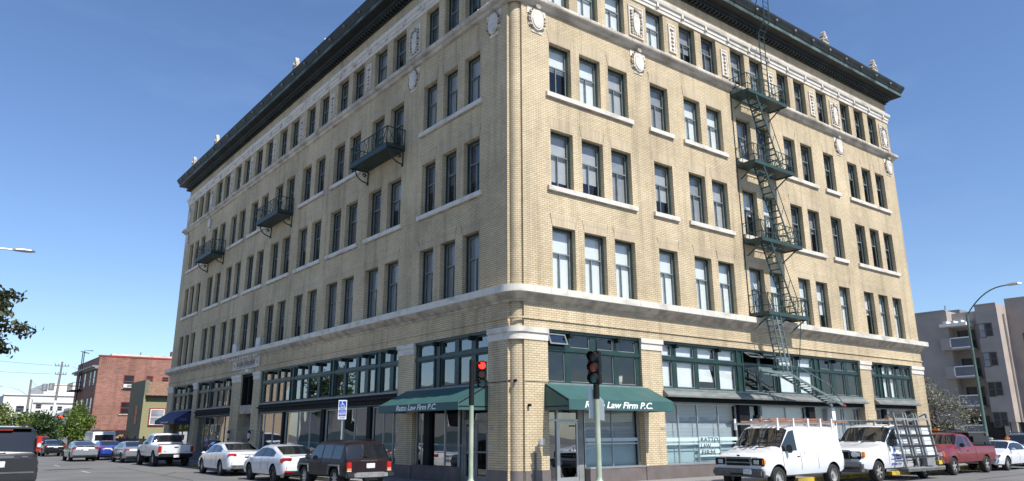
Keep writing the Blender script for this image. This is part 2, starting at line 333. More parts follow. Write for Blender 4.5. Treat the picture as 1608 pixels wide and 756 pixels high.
for (x0, y0, x1, y1, w) in [(-9.5, 29, -7.2, 29.6, .8), (-11.6, 17.6, -6.2, 18.4, .07), (-6.2, 18.4, -4.6, 22, .06), (-6.0, 14, -5.7, 30, .05), (18, -6.6, 27, -6.2, .06), (-10.9, 21, -10.5, 60, .06)]:
    p, q = Vector((x0, y0, ZG+.006)), Vector((x1, y1, ZG+.006)); d = (q-p).normalized(); nn = Vector((-d.y, d.x, 0))*w/2
    b.face([p-nn, q-nn, q+nn, p+nn], TAR)
tag(b.build('road_patch'), kind='structure')

# ------------------------------------------------------------------ the corner building
BL = thing('corner_building', 'five storey cream brick corner building with dark cornice, fire escape and green awnings', 'building')
WX, LY = 29.55, 44.45
ZTOP = 20.95
def FR(u, d, z): return (u, d, z)
def FL(u, d, z): return (d, u, z)
FACE = {'R': FR, 'L': FL}
def boxf(b, F, u0, u1, d0, d1, z0, z1, mt): b.box(F(u0, d0, z0), F(u1, d1, z1), mt)
def panel(b, F, u0, u1, z0, z1, holes, d, mt, t=0., rmt=None):
    us = sorted(set([u0, u1]+[h[0] for h in holes]+[h[1] for h in holes])); us = [u for u in us if u0 <= u <= u1]
    zs = sorted(set([z0, z1]+[h[2] for h in holes]+[h[3] for h in holes])); zs = [z for z in zs if z0 <= z <= z1]
    for a, c in zip(us[:-1], us[1:]):
        for p, q in zip(zs[:-1], zs[1:]):
            mu, mz = (a+c)/2, (p+q)/2
            if any(h[0] < mu < h[1] and h[2] < mz < h[3] for h in holes): continue
            b.face([F(a, d, p), F(c, d, p), F(c, d, q), F(a, d, q)], mt)
    if t:
        for h in holes:
            a, c, p, q = h
            for P, Q in (((a, p), (c, p)), ((c, p), (c, q)), ((c, q), (a, q)), ((a, q), (a, p))):
                b.face([F(P[0], d, P[1]), F(Q[0], d, Q[1]), F(Q[0], d+t, Q[1]), F(P[0], d+t, P[1])], rmt or mt)
ROWS = {2: (5.90, 8.27), 3: (9.77, 12.07), 4: (13.54, 15.72), 5: (17.36, 19.45)}
RC_ = [(1.75, 2.89), (3.35, 4.51), (4.97, 6.11), (7.53, 8.69), (9.78, 10.92), (11.39, 12.53), (13.66, 14.80), (15.25, 16.35), (17.64, 18.69), (19.20, 20.28), (21.41, 22.47), (23.92, 24.97), (25.49, 26.53), (27.06, 28.11)]
LC_ = [(2.14, 3.24), (3.74, 4.81), (5.33, 6.41), (8.18, 9.43), (10.03, 11.29), (12.46, 13.75), (14.28, 15.56), (16.7, 17.97), (18.55, 19.8), (20.95, 22.21), (22.79, 24.07), (25.22, 26.45), (27.05, 28.37), (29.45, 30.65), (31.25, 32.5), (33.67, 34.95), (35.48, 36.79), (38.49, 39.58), (40.13, 41.25), (41.66, 42.7)]
RG = [(0, 2), (3, 3), (4, 5), (6, 7), (8, 9), (10, 10), (11, 13)]
LG = [(0, 2)] + [(3+2*i, 4+2*i) for i in range(7)] + [(17, 19)]
COLS = {'R': RC_, 'L': LC_}; GRP = {'R': RG, 'L': LG}
BAYS = {'R': [(1.45, 6.16), (7.33, 22.5), (23.62, 28.12)], 'L': [(1.53, 6.6), (7.87, 23.95), (25.1, 27.3), (28.95, 36.45), (37.4, 42.9)]}
END = {'R': WX, 'L': LY}
ZH = 4.47
# brick facades
for fc in 'RL':
    F = FACE[fc]; b = MB()
    hol = [(c[0], c[1], *ROWS[r]) for r in ROWS for c in COLS[fc]] + [(a, c, ZS-.1, ZH) for a, c in BAYS[fc]]
    panel(b, F, .40, END[fc], ZS-.1, ZTOP, hol, 0, BR, .34)
    for r in (2, 3, 4):      # flat arches of soldier brick with open joints
        for i, c in enumerate(COLS[fc]):
            z = ROWS[r][1]; hh = .46; fl = .10
            b.face([F(c[0], -.004, z), F(c[1], -.004, z), F(c[1]+fl, -.004, z+hh), F(c[0]-fl, -.004, z+hh)], BRS)
            for s, cc in ((-1, c[0]), (1, c[1])):
                if rng.random() < .75:
                    k = rng.uniform(.0, .35)*hh; w = rng.uniform(.012, .03)
                    p = (cc+s*fl*k/hh, z+k); q = (cc+s*fl, z+hh)
                    b.face([F(p[0], -.008, p[1]), F(p[0]+w*.4, -.008, p[1]), F(q[0]+w, -.008, q[1]), F(q[0], -.008, q[1])], BLACK if rng.random() < .6 else STONED)
    b.build('facade_wall', BL)
# rear and end walls, roof
b = MB()
b.face([(WX, 0, ZS-.1), (WX, LY, ZS-.1), (WX, LY, ZTOP), (WX, 0, ZTOP)], BR); b.face([(0, LY, ZS-.1), (WX, LY, ZS-.1), (WX, LY, ZTOP), (0, LY, ZTOP)], BR)
b.build('rear_wall', BL)
b = MB(); b.face([(.3, .3, 21.4), (WX, .3, 21.4), (WX, LY, 21.4), (.3, LY, 21.4)], TAR); b.build('roof', BL)
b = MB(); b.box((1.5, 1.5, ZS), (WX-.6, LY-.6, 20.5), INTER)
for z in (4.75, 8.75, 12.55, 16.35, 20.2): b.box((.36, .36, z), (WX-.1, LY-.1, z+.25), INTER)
b.build('interior', BL)
# rounded corner bead
b = MB(); st = .10; r = .27; cx = cy = .10+r
pts = [(0, .40), (st, .40), (st, cx)] + [(cx-r*math.cos(R_(a)), cy-r*math.sin(R_(a))) for a in range(0, 91, 9)] + [(cx, st), (.40, st), (.40, 0)]
for p, q in zip(pts[:-1], pts[1:]):
    b.face([(*p, ZS-.1), (*q, ZS-.1), (*q, ZTOP), (*p, ZTOP)], BR)
b.build('corner_bead', BL, smooth=40)
# profiles swept round the building
def sweep(b, path, prof, mt, joints=None):
    P = [Vector(p) for p in path]; n = len(P); nr = []
    for i in range(n):
        ds = []
        if i > 0: ds.append((P[i]-P[i-1]).normalized())
        if i < n-1: ds.append((P[i+1]-P[i]).normalized())
        ns = [Vector((-d.y, d.x)) for d in ds]
        m = ns[0] if len(ns) == 1 else (ns[0]+ns[1]).normalized()
        nr.append(m/max(m.dot(ns[0]), .3))
    rings = [[(p.x+q.x*d, p.y+q.y*d, z) for (d, z) in prof] for p, q in zip(P, nr)]
    for i in range(n-1):
        for j in range(len(prof)-1):
            mm = mt[j] if isinstance(mt, list) else mt
            b.face([rings[i][j], rings[i+1][j], rings[i+1][j+1], rings[i][j+1]], mm)
# path runs so that left normal (-dy,dx) points outwards: from right end to far left end
ca = [(.40-.40*math.sin(R_(a)), .40-.40*math.cos(R_(a))) for a in range(0, 91, 9)]
PATH = [(WX, 3), (WX, 0)] + ca + [(0, LY), (3, LY)]
PATH = list(reversed(PATH))     # far left -> right; normal to the left of travel
PATHS = [(3, LY), (0, LY), (0, 0), (WX, 0), (WX, 3)]
def outward(path):   # make sure normals point out (towards -x / -y)
    return list(reversed(path))
PATH = outward(PATH); PATHS = outward(PATHS)
def _check(path):
    a, c = Vector(path[1]), Vector(path[2]); d = (c-a).normalized(); return Vector((-d.y, d.x))
if _check(PATHS).y > 0: PATH.reverse(); PATHS.reverse()
b = MB(); sweep(b, PATH, [(0, 5.90), (.36, 5.88), (.36, 5.64), (.33, 5.62)], STONE)
for fc in 'RL':      # block joints
    F = FACE[fc]; u = .6
    while u < END[fc]-.2: boxf(b, F, u, u+.012, -.362, -.35, 5.65, 5.875, STONED); u += .75
b.build('belt_course', BL)
b = MB(); sweep(b, PATH, [(.33, 5.62), (.27, 5.55), (.16, 5.46), (.05, 5.40), (.05, 5.34), (0, 5.33)], STONED); b.build('belt_moulding', BL, smooth=40)
b = MB(); sweep(b, PATH, [(0, 4.83), (.05, 4.82), (.05, 4.77), (0, 4.76)], BR); sweep(b, PATH, [(0, 4.51), (.03, 4.505), (.03, 4.475), (0, 4.47)], BR); b.build('string_course', BL)
b = MB(); sweep(b, PATH, [(0, 17.38), (.20, 17.36)] + [(.20+.09*math.sin(R_(a)), 17.24+.12*math.cos(R_(a))) for a in range(0, 181, 30)] + [(.14, 17.09), (.14, 17.09), (.12, 17.0), (.05, 16.96), (0, 16.95)], STONEW)
u = 1.
for fc in 'RL':
    F = FACE[fc]; u = .7
    while u < END[fc]: boxf(b, F, u, u+.012, -.293, -.2, 17.14, 17.34, STONED); u += .62
b.build('sill_course', BL, smooth=50)
b = MB(); sweep(b, PATH, [(0, 19.45), (.05, 19.46), (.05, 19.62), (.09, 19.64), (.09, 19.80), (.16, 19.84), (.19, 19.95), (.19, 20.02), (0, 20.05)], STONE)
for fc in 'RL':
    F = FACE[fc]; u = 1.3
    while u < END[fc]-.5:
        boxf(b, F, u, u+.13, -.16, -.08, 19.63, 19.86, STONE); boxf(b, F, u+.13, u+.15, -.155, -.085, 19.62, 19.86, BLACK); u += 1.72
b.build('frieze_band', BL)
b = MB()
sweep(b, PATHS, [(0, 20.72), (.10, 20.74), (.10, 20.88), (.22, 20.92), (.24, 21.02), (.34, 21.06), (.36, 21.16), (.76, 21.20), (.78, 21.22)], CORN)
sweep(b, PATHS, [(.78, 21.22), (.78, 21.42)], CORNG)
sweep(b, PATHS, [(.78, 21.42), (.82, 21.45), (.86, 21.55), (.94, 21.70), (.97, 21.78), (.97, 21.86), (.90, 21.88), (0, 21.75), (-.5, 21.5)], CORN)
for fc in 'RL':
    F = FACE[fc]; u = .2
    while u < END[fc]+.05:
        boxf(b, F, u, u+.14, -.33, -.10, 20.76, 20.90, CORN); u += .28
co = b.build('cornice', BL); RELM = mat('lion_mask_metal', (.22, .215, .18), .7, var=.3, vs=5)
for fc in 'RL':
    F = FACE[fc]; u = 1.2
    while u < END[fc]+.8:
        b = MB(); b.lathe([(.001, -.07), (.05, -.06), (.075, 0), (.05, .06), (.001, .07)], F(u, -.93, 21.60), 'z', RELM, 8); b.build('lion_mask', co, smooth=60); u += 1.72
# roof antefixes
def antefix(fc, u):
    F = FACE[fc]; b = MB()
    prof = [(.38, 0), (.36, .14), (.30, .2), (.29, .36), (.21, .48), (.20, .62), (.12, .70), (.10, .82), (.02, .93)]
    for (d0, d1) in ((.86, .62),):
        for (w, z), (w2, z2) in zip(prof[:-1], prof[1:]):
            b.hexa([F(u-w, -d0, 21.84+z), F(u+w, -d0, 21.84+z), F(u+w, -d1, 21.84+z), F(u-w, -d1, 21.84+z), F(u-w2, -d0+.03, 21.84+z2), F(u+w2, -d0+.03, 21.84+z2), F(u+w2, -d1, 21.84+z2), F(u-w2, -d1, 21.84+z2)], STONED)
    for s in (-1, 1):
        for k in range(3): b.lathe([(.001, -.07), (.045, -.03), (.055, 0), (.045, .03), (.001, .07)], F(u+s*(.20-.06*k), -.86, 22.0+.2*k), 'z', STONED, 7)
    b.lathe([(.001, -.11), (.07, -.06), (.09, 0), (.06, .07), (.001, .1)], F(u, -.87, 22.3), 'z', STONE, 8)
    b.build('roof_ornament', BL)
for u in (21.65, 27.15): antefix('R', u)
for u in (20.2, 35.4, 41.3): antefix('L', u)
b = MB(); b.tube([(.2, 18.4, 21.5), (.2, 18.4, 23.6)], .04, WHITE); b.build('roof_antenna', BL)

# window sills
for fc in 'RL':
    F = FACE[fc]
    for r in (3, 4):
        for a, c in GRP[fc]:
            if fc == 'L' and r == 4 and a in (3, 9, 15): continue
            u0, u1 = COLS[fc][a][0]-.2, COLS[fc][c][1]+.2; z = ROWS[r][0]; b = MB()
            boxf(b, F, u0, u1, -.11, .3, z-.17, z+.012, STONE)
            boxf(b, F, u0+.03, u1-.03, -.07, 0, z-.205, z-.17, STONED)
            u = u0+.62
            while u < u1-.3: boxf(b, F, u, u+.012, -.112, -.1, z-.165, z+.005, STONED); u += .62
            b.build('window_sill', BL)
# windows
BL_R = {(2, i): ('w', 1.0) for i in range(14)}
BL_R.update({(2, 9): ('w', .68), (2, 11): ('w', .5), (2, 10): ('w', 1)})
BL_R.update({(3, 0): ('g2', .86), (3, 1): ('g2', .74), (3, 2): ('g', 1), (3, 3): ('g2', .7), (3, 4): ('g', 1), (3, 5): ('g2', 1), (3, 6): ('w', .5), (3, 7): ('w', .62), (3, 8): ('d', 1), (3, 9): ('g', .5), (3, 10): ('d', 1), (3, 11): ('d', .6), (3, 12): ('d', .4), (3, 13): ('d', .6)})  # full-height 'g' entries: glass reflection put into a grey blind
BL_R.update({(4, 0): ('w', .47), (4, 1): ('w', 1), (4, 2): ('g2', 1), (4, 3): ('g', 1), (4, 4): ('w', 1), (4, 5): ('w', 1), (4, 6): ('g2', 1), (4, 7): ('d', 1), (4, 8): ('g', .6), (4, 9): ('d', .7), (4, 10): ('d', .5), (4, 11): ('g', .4), (4, 12): ('d', .5), (4, 13): ('d', .4)})
BL_R.update({(5, 0): ('w', 1), (5, 1): ('w', 1), (5, 2): ('w', 1), (5, 3): ('w', 1), (5, 4): ('g', .6), (5, 5): ('d', 1), (5, 6): ('g', .7), (5, 7): ('g', 1), (5, 8): ('d', .5), (5, 9): ('d', .8), (5, 10): ('g', .5), (5, 11): ('d', 1), (5, 12): ('d', .5), (5, 13): ('d', .6)})
GR2 = mat('pale_blind_and_sky', (.36, .365, .36), .8, var=.05)
BM = {'w': BLINDW, 'g': BLINDG, 'g2': GR2, 'd': BLINDD}
def win_mesh(b, F, u0, u1, z0, z1):
    e = .003
    u0 += e; u1 -= e; z1 -= e; z0 += e
    zt = z0+.60*(z1-z0); um = (u0+u1)/2-.02
    for a, c in ((u0, u0+.055), (u1-.055, u1)): boxf(b, F, a, c, .20, .34, z0, z1, GREEN)
    boxf(b, F, u0+.055, u1-.055, .20, .34, z1-.08, z1, GREEN); boxf(b, F, u0+.055, u1-.055, .20, .34, z0, z0+.04, GREEN)
    a, c, p, q = u0+.055, u1-.055, z0+.04, z1-.08
    boxf(b, F, a, a+.035, .26, .325, p, q, SASH); boxf(b, F, c-.035, c, .26, .325, p, q, SASH)
    boxf(b, F, a+.035, c-.035, .26, .325, q-.035, q, SASH); boxf(b, F, a+.035, c-.035, .26, .325, p, p+.04, SASH)
    boxf(b, F, a+.035, c-.035, .25, .33, zt-.026, zt+.026, SASH)
    boxf(b, F, um-.018, um+.018, .255, .325, p+.04, zt-.026, SASH)
def win_pane(b, F, u0, u1, z0, z1):
    dd = .295; k = [rng.uniform(-.003, .003) for _ in range(3)]
    b.face([F(u0+.1, dd+k[0], z0+.08), F(u1-.1, dd+k[1], z0+.08), F(u1-.1, dd+k[1]+k[2], z1-.12), F(u0+.1, dd+k[0]+k[2], z1-.12)], GLASS)
def win_blind(b, F, u0, u1, z0, z1, kind, fr):
    h = (z1-z0-.1)*fr; d = .365; u = u0
    b.face([F(u0+.02, d, z1-.06-h), F(u1-.02, d, z1-.06-h), F(u1-.02, d, z1-.02), F(u0+.02, d, z1-.02)], BM[kind])
stuff = [MB(), MB(), MB()]
for fc in 'RL':
    F = FACE[fc]
    for r in ROWS:
        for i, c in enumerate(COLS[fc]):
            if fc == 'R': kind, fr = BL_R[(r, i)]
            else:
                x = rng.random()
                kind, fr = (('g', 1.) if (r == 2 and i < 8) or (r == 4 and i < 3) else (('g', rng.uniform(.4, 1)) if x < .22 else ('d', rng.uniform(.5, 1))))
                if r == 4 and i < 3: kind = 'g2'  # sky reflection of the near panes put into a pale blind
            z0, z1 = ROWS[r]
            if fc == 'L' and i >= 11:
                win_mesh(stuff[0], F, *c, z0, z1); win_pane(stuff[1], F, *c, z0, z1); win_blind(stuff[2], F, *c, z0, z1, kind, fr); continue
            b = MB(); win_mesh(b, F, *c, z0, z1); w = b.build('window', BL)
            b = MB(); win_pane(b, F, *c, z0, z1); b.build('pane', w)
            b = MB(); win_blind(b, F, *c, z0, z1, kind, fr); b.build('blind', w)
w = stuff[0].build('window', BL); tag(w, kind='stuff'); stuff[1].build('pane', w); stuff[2].build('blind', w)

# terracotta reliefs: cartouches and attic panels
def disc(b, F, u, z, ru, rz, d0, d1, mt, n=20):
    o = [(u+ru*math.cos(2*math.pi*k/n), z+rz*math.sin(2*math.pi*k/n)) for k in range(n)]
    b.face([F(p, d1, q) for p, q in o], mt)
    for k in range(n):
        p, q = o[k], o[(k+1) % n]; b.face([F(p[0], d0, p[1]), F(q[0], d0, q[1]), F(q[0], d1, q[1]), F(p[0], d1, p[1])], mt)
def cartouche(fc, u):
    F = FACE[fc]; b = MB(); z = 16.43
    for a, c, p, q in ((-.46, .46, .18, .50), (-.40, .40, -.32, .18), (-.26, .26, -.56, -.32)): boxf(b, F, u+a, u+c, -.03, .05, z+p, z+q, PANEL)
    disc(b, F, u, z, .32, .46, -.03, -.10, PANEL); disc(b, F, u, z, .25, .39, -.10, -.13, STONE)
    for s in (-1, 1):
        for k in range(7):
            a = R_(-58+k*20); p, q = u+s*.39*math.cos(a), z+.44*math.sin(a)
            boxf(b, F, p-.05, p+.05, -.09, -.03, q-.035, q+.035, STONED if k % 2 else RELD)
    disc(b, F, u, z+.52, .13, .09, -.03, -.17, STONED, 10)
    b.build('cartouche', BL)
for u in (1.12, 6.82, 23.19, 28.86): cartouche('R', u)
for u in (1.2, 7.32, 37.6, 43.6): cartouche('L', u)
def attic(fc, u, w, big):
    F = FACE[fc]; b = MB(); z0, z1 = 17.62, 19.14
    if not big: z0, z1 = 17.68, 19.08
    boxf(b, F, u-w/2, u+w/2, -.035, .05, z0, z1, PANEL)
    for a, c, p, q in ((-w/2, -w/2+.06, z0, z1), (w/2-.06, w/2, z0, z1), (-w/2+.06, w/2-.06, z0, z0+.06), (-w/2+.06, w/2-.06, z1-.06, z1)): boxf(b, F, u+a, u+c, -.065, -.035, p, q, STONE)
    zm = (z0+z1)/2-.05
    if big:
        disc(b, F, u, zm, .21, .52, -.035, -.10, STONE, 22)
        for s in (-1, 1):
            for k in range(8):
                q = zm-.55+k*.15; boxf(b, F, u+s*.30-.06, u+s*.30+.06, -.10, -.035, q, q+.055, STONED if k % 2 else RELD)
        disc(b, F, u, zm+.62, .12, .10, -.035, -.14, STONED, 9); disc(b, F, u+.1, zm+.53, .1, .07, -.035, -.12, RELD, 8)
        for k in range(5): disc(b, F, u-.24+k*.12, z0+.14, .05, .05, -.035, -.10, STONED if k % 2 else PANEL, 7)
    else:
        for k in range(6):
            q = z1-.22-k*.2; ww = .13 if k == 0 else .08
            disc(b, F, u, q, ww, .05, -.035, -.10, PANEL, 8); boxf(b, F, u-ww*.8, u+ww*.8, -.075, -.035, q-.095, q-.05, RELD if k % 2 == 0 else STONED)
    b.build('relief_panel', BL)
for u in (6.82, 23.19, 28.83): attic('R', u, .92, True)
for i, j in ((3, 4), (5, 6), (7, 8), (9, 10)): attic('R', (RC_[i][1]+RC_[j][0])/2, .5, False)
for u in (1.2, 7.30, 37.64, 43.6): attic('L', u, .92, True)
for k in range(6): attic('L', (LC_[4+2*k][1]+LC_[5+2*k][0])/2, .5, False)

# pier capitals and plinths
PIERS = {'R': [(.40, 1.45), (6.16, 7.33), (22.5, 23.62), (28.12, WX)], 'L': [(.40, 1.53), (6.6, 7.87), (23.95, 25.1), (27.3, 28.95), (36.45, 37.4), (42.9, LY)]}
def capital(b, F, u0, u1, d=0.):
    for (z0, z1, pr) in ((4.30, 4.48, .08), (4.27, 4.30, .03), (4.05, 4.27, .035)):
        boxf(b, F, u0-pr*.6, u1+pr*.6, -pr, .05+d, z0, z1, STONE)
for fc in 'RL':
    F = FACE[fc]
    for k, (a, c) in enumerate(PIERS[fc]):
        b = MB()
        if k: capital(b, F, a, c)
        else:
            if fc == 'L': continue
            arcp = [(WX, 0)]
            P2 = [(0, 1.53)] + list(reversed(ca)) + [(1.45, 0)]
            if _check([(0, 0)]+P2).x > 0: P2.reverse()
            a_, c_ = Vector(P2[0]), Vector(P2[1]); d_ = (c_-a_).normalized()
            if Vector((-d_.y, d_.x)).dot(Vector((-1, -1))) < 0: P2.reverse()
            sweep(b, P2, [(0, 4.48), (.08, 4.48), (.08, 4.30), (.028, 4.29), (.03, 4.27), (.035, 4.05), (0, 4.05)], STONE)
        b.build('pier_capital', BL, smooth=35 if not k else None)
    for k, (a, c) in enumerate(PIERS[fc]): b = MB(); boxf(b, F, a+(.004 if k == 0 else -.02), c+.02, -.025, .06, ZS-.1, -.23, PLINTH); b.build('plinth', BL)
    for (a, c) in PIERS[fc]:      # rough patched bricks
        for z in (.45, 1.05):
            if rng.random() < .6: b = MB(); boxf(b, F, c-.30, c-.02, -.012, .03, z, z+.12, STONED); b.build('wall_patch', BL)
b = MB()
pp = [(st-.012, .40), (st-.012, .37)] + [(.37-.282*math.cos(R_(a)), .37-.282*math.sin(R_(a))) for a in range(0, 91, 9)] + [(.37, st-.012), (.40, st-.012)]
for p, q in zip(pp[:-1], pp[1:]): b.face([(*p, ZS-.1), (*q, ZS-.1), (*q, -.23), (*p, -.23)], PLINTH)
b.build('plinth', BL)
for fc in 'RL': b = MB(); boxf(b, FACE[fc], .42, PIERS[fc][0][1], -.006, .02, 2.63, 2.655, BLACK); b.build('wall_joint', BL)
for k, (p) in enumerate([(.12, .2, 2.66), (.05, .5, 2.66), (.55, -.02, 1.86)]):
    b = MB(); b.lathe([(.001, -.12), (.045, -.11), (.05, 0), (.02, .02)], p, 'y', BLACK, 8); b.build('wall_fitting', BL)
b = MB(); b.box((1.02, -.03, .58), (1.24, .02, .78), ALU); b.build('meter_box', BL)
b = MB(); b.tube([(.80, -.05, -.7), (.80, -.05, .35)], .035, GTRIM, 8); b.build('standpipe', BL)

# transom windows above the shops
TRR = [[(1.50, 2.32), (2.60, 3.55), (3.85, 4.75), (4.99, 5.94)],
       [(7.42, 8.04), (8.31, 9.42), (9.66, 10.79), (11.02, 12.12), (12.78, 13.80), (14.0, 15.05), (15.47, 16.77), (17.06, 18.26), (18.95, 19.87), (20.2, 21.1), (21.4, 22.3)],
       [(23.7, 24.34), (24.98, 25.58), (25.74, 26.37), (26.57, 27.22), (27.4, 28.0)]]
TRL = [[(1.62, 2.42), (2.7, 3.51), (3.79, 4.65), (5.28, 6.37)],
       [(7.95, 8.43), (8.75, 9.4), (10.1, 10.72), (11.05, 11.68), (11.98, 12.95), (13.15, 14.1), (14.72, 15.85), (16.1, 17.2), (17.4, 18.1), (18.25, 19.05), (19.72, 20.45), (20.62, 21.4), (21.6, 22.4), (22.65, 23.5)],
       None, [(29.05, 29.65), (29.9, 30.95), (31.1, 32.1), (32.35, 33.4), (34.1, 35.0), (35.2, 36.3)], [(37.45, 38.2), (38.8, 39.8), (40.0, 41.1), (41.4, 42.6)]]
SHADES = {(1, 0): 1, (1, 1): 1, (1, 2): .72, (1, 3): 1, (1, 6): 1, (1, 7): 1, (2, 1): 1, (2, 2): 1}
OPEN = {(0, 0), (1, 4), (1, 5)}
for fc, TR in (('R', TRR), ('L', TRL)):
    F = FACE[fc]
    for bi, ws in enumerate(TR):
        if not ws: continue
        u0, u1 = BAYS[fc][bi]
        hs = [(a, c, 2.69, 3.70) for a, c in ws] + [(a, c, 3.90, 4.34) for a, c in ws]
        b = MB(); panel(b, F, u0, u1, 2.60, ZH, hs, .10, GREEN, .10)
        boxf(b, F, u0, u1, .06, .10, 3.74, 3.86, GREEN); boxf(b, F, u0, u1, .03, .10, 4.38, ZH-.004, GREEN); boxf(b, F, u0, u1, -.03, .12, 2.56, 2.64, SASH)
        prev = None
        for k, (a, c) in enumerate(ws):     # wide mullions get a raised fillet; lamp shoes hang from the head
            if prev is not None:
                if a-prev > .4: boxf(b, F, prev+.1, prev+.16, .05, .10, 2.64, 4.38, GREEN); boxf(b, F, a-.16, a-.1, .05, .10, 2.64, 4.38, GREEN)
                if k % 2 == 1: boxf(b, F, (prev+a)/2-.07, (prev+a)/2+.07, -.12, .10, 4.22, 4.38, BLACK)
            prev = c
        for k, (a, c) in enumerate(ws):
            for (z0, z1) in ((2.69, 3.70), (3.90, 4.34)):
                if fc == 'R' and (bi, k) in OPEN and z0 > 3.8:
                    continue
                for q in ((a, a+.03, z0, z1), (c-.03, c, z0, z1), (a+.03, c-.03, z0, z0+.03), (a+.03, c-.03, z1-.03, z1)): boxf(b, F, q[0], q[1], .135, .185, q[2], q[3], SASH if fc == 'R' else GREEN)
        tf = b.build('transom_frame', BL)
        for k, (a, c) in enumerate(ws):
            for (z0, z1) in ((2.69, 3.70), (3.90, 4.34)):
                if fc == 'R' and (bi, k) in OPEN and z0 > 3.8: continue
                b = MB(); t = [rng.uniform(-.004, .004) for _ in range(2)]
                b.face([F(a+.005, .165+t[0], z0), F(c-.005, .165+t[1], z0), F(c-.005, .165+t[1], z1), F(a+.005, .165+t[0], z1)], GLASSL if fc == 'L' else GLASS); b.build('pane', tf)
        if fc == 'R':
            for (i, k), fr in SHADES.items():
                if i == bi:
                    a, c = ws[k]; b = MB()
                    if fr == 1: b.face([F(a, .27, 2.7), F(c, .27, 2.7), F(c, .27, 4.34), F(a, .27, 4.34)], BLINDW); b.build('blind', tf)
                    else: b.face([F(a, .27, 2.98), F(c, .27, 2.98), F(c-.25, .27, 3.7), F(a, .27, 3.7)], BLINDW); b.face([F(a, .27, 3.7), F(c-.25, .27, 3.7), F(c, .27, 4.34), F(a, .27, 4.34)], BLINDW); b.build('blind', tf)
            for k, (a, c) in enumerate(ws):
                if (bi, k) in OPEN:
                    b = MB(); ang = R_(24 if bi == 0 else 58); hgt = .42
                    P = lambda v, o: (v, .10-math.sin(ang)*o, 4.33-math.cos(ang)*o)
                    for q0, q1, o0, o1 in ((a, c, 0, .05), (a, c, hgt-.05, hgt), (a, a+.05, .05, hgt-.05), (c-.05, c, .05, hgt-.05)):
                        t = Vector((0, -math.cos(ang), math.sin(ang)))*.035
                        p = [Vector(P(q0, o0)), Vector(P(q1, o0)), Vector(P(q1, o1)), Vector(P(q0, o1))]
                        b.hexa(p+[x+t for x in p], SASH)
                    os_ = b.build('open_transom', BL); b = MB(); b.face([P(a+.04, .04), P(c-.04, .04), P(c-.04, hgt-.04), P(a+.04, hgt-.04)], GLASSL); b.build('pane', os_)
# interior bits seen behind the corner transoms: plant pot by the glass
b = MB(); b.lathe([(.001, 0), (.12, 0), (.16, .1), (.17, .3), (.2, .32)], (5.3, .45, 2.72), 'z', STONE, 12); b.build('window_pot', BL)

# canopies / spandrels between transom and shop window
for (u0, u1) in BAYS['R'][1:]:
    b = MB()
    b.hexa([FR(u0-.03, -.05, 2.54), FR(u1+.03, -.05, 2.54), FR(u1+.03, .1, 2.54), FR(u0-.03, .1, 2.54), FR(u0-.03, -.02, 2.6-.041), FR(u1+.03, -.02, 2.559), FR(u1+.03, .1, 2.559), FR(u0-.03, .1, 2.559)], CANOPY)
    b.hexa([FR(u0-.06, -.26, 2.36), FR(u1+.06, -.26, 2.36), FR(u1+.06, .1, 2.36), FR(u0-.06, .1, 2.36), FR(u0-.06, -.06, 2.535), FR(u1+.06, -.06, 2.535), FR(u1+.06, .1, 2.535), FR(u0-.06, .1, 2.535)], CANOPY)
    boxf(b, FR, u0-.06, u1+.06, -.27, .1, 2.30, 2.355, CANOPY)
    boxf(b, FR, u0, u1, .08, .3, 2.12, 2.30, BLACK); boxf(b, FR, u0, u1, -.02, .3, 2.08, 2.12, CANOPY)
    b.build('shop_canopy', BL)
for (u0, u1) in [BAYS['L'][i] for i in (1, 3, 4)]:
    b = MB()
    boxf(b, FL, u0, u1, .02, .3, 2.08, 2.555, BLACK); boxf(b, FL, u0, u1, -.10, .1, 2.36, 2.45, BLACK); boxf(b, FL, u0, u1, -.04, .1, 2.09, 2.14, GREEN); b.build('spandrel', BL)
b = MB(); boxf(b, FL, *BAYS['L'][0], .04, .3, 2.05, 2.555, BLACK); b.build('spandrel', BL); b = MB(); boxf(b, FR, *BAYS['R'][0], .04, .3, 1.95, 2.555, BLACK)
b.build('spandrel', BL)

# shop windows
def shop(fc, u0, u1, mull, z1, glass, piers=(), frame=ALU, d=.30, z0=-.23, back=None, mw=.035):
    F = FACE[fc]; b = MB()
    boxf(b, F, u0, u1, .0, d+.12, ZS-.1, z0-.03, PLINTH); boxf(b, F, u0, u1, -.015, d+.12, z0-.03, z0+.03, PLINTH if fc == 'L' else ALU)
    boxf(b, F, u0, u1, d-.03, d+.05, z1-.05, z1, frame)
    for m in list(mull)+[u0+mw, u1-mw]: boxf(b, F, m-mw/2, m+mw/2, d-.03, d+.05, z0+.03, z1-.05, frame)
    for a, c in piers: boxf(b, F, a, c, d-.12, d+.1, z0+.03, z1, BLACK)
    sw = b.build('shop_window', BL)
    b = MB(); e = sorted([u0]+list(mull)+[u1])
    for a, c in zip(e[:-1], e[1:]):
        t = [rng.uniform(-.004, .004) for _ in range(2)]
        b.face([F(a, d+.01+t[0], z0+.03), F(c, d+.01+t[1], z0+.03), F(c, d+.01+t[1], z1-.05), F(a, d+.01+t[0], z1-.05)], glass)
    b.build('glass', sw)
    if back:
        b = MB()
        for (a, c, p, q, mt, dd) in back: b.face([F(a, dd, p), F(c, dd, p), F(c, dd, q), F(a, dd, q)], mt)
        b.build('blind', sw)
    return sw
FILM = mat('frosted_film', (.52, .63, .64), .6, var=.03); FILM2 = mat('pale_film', (.33, .43, .45), .6, var=.05)
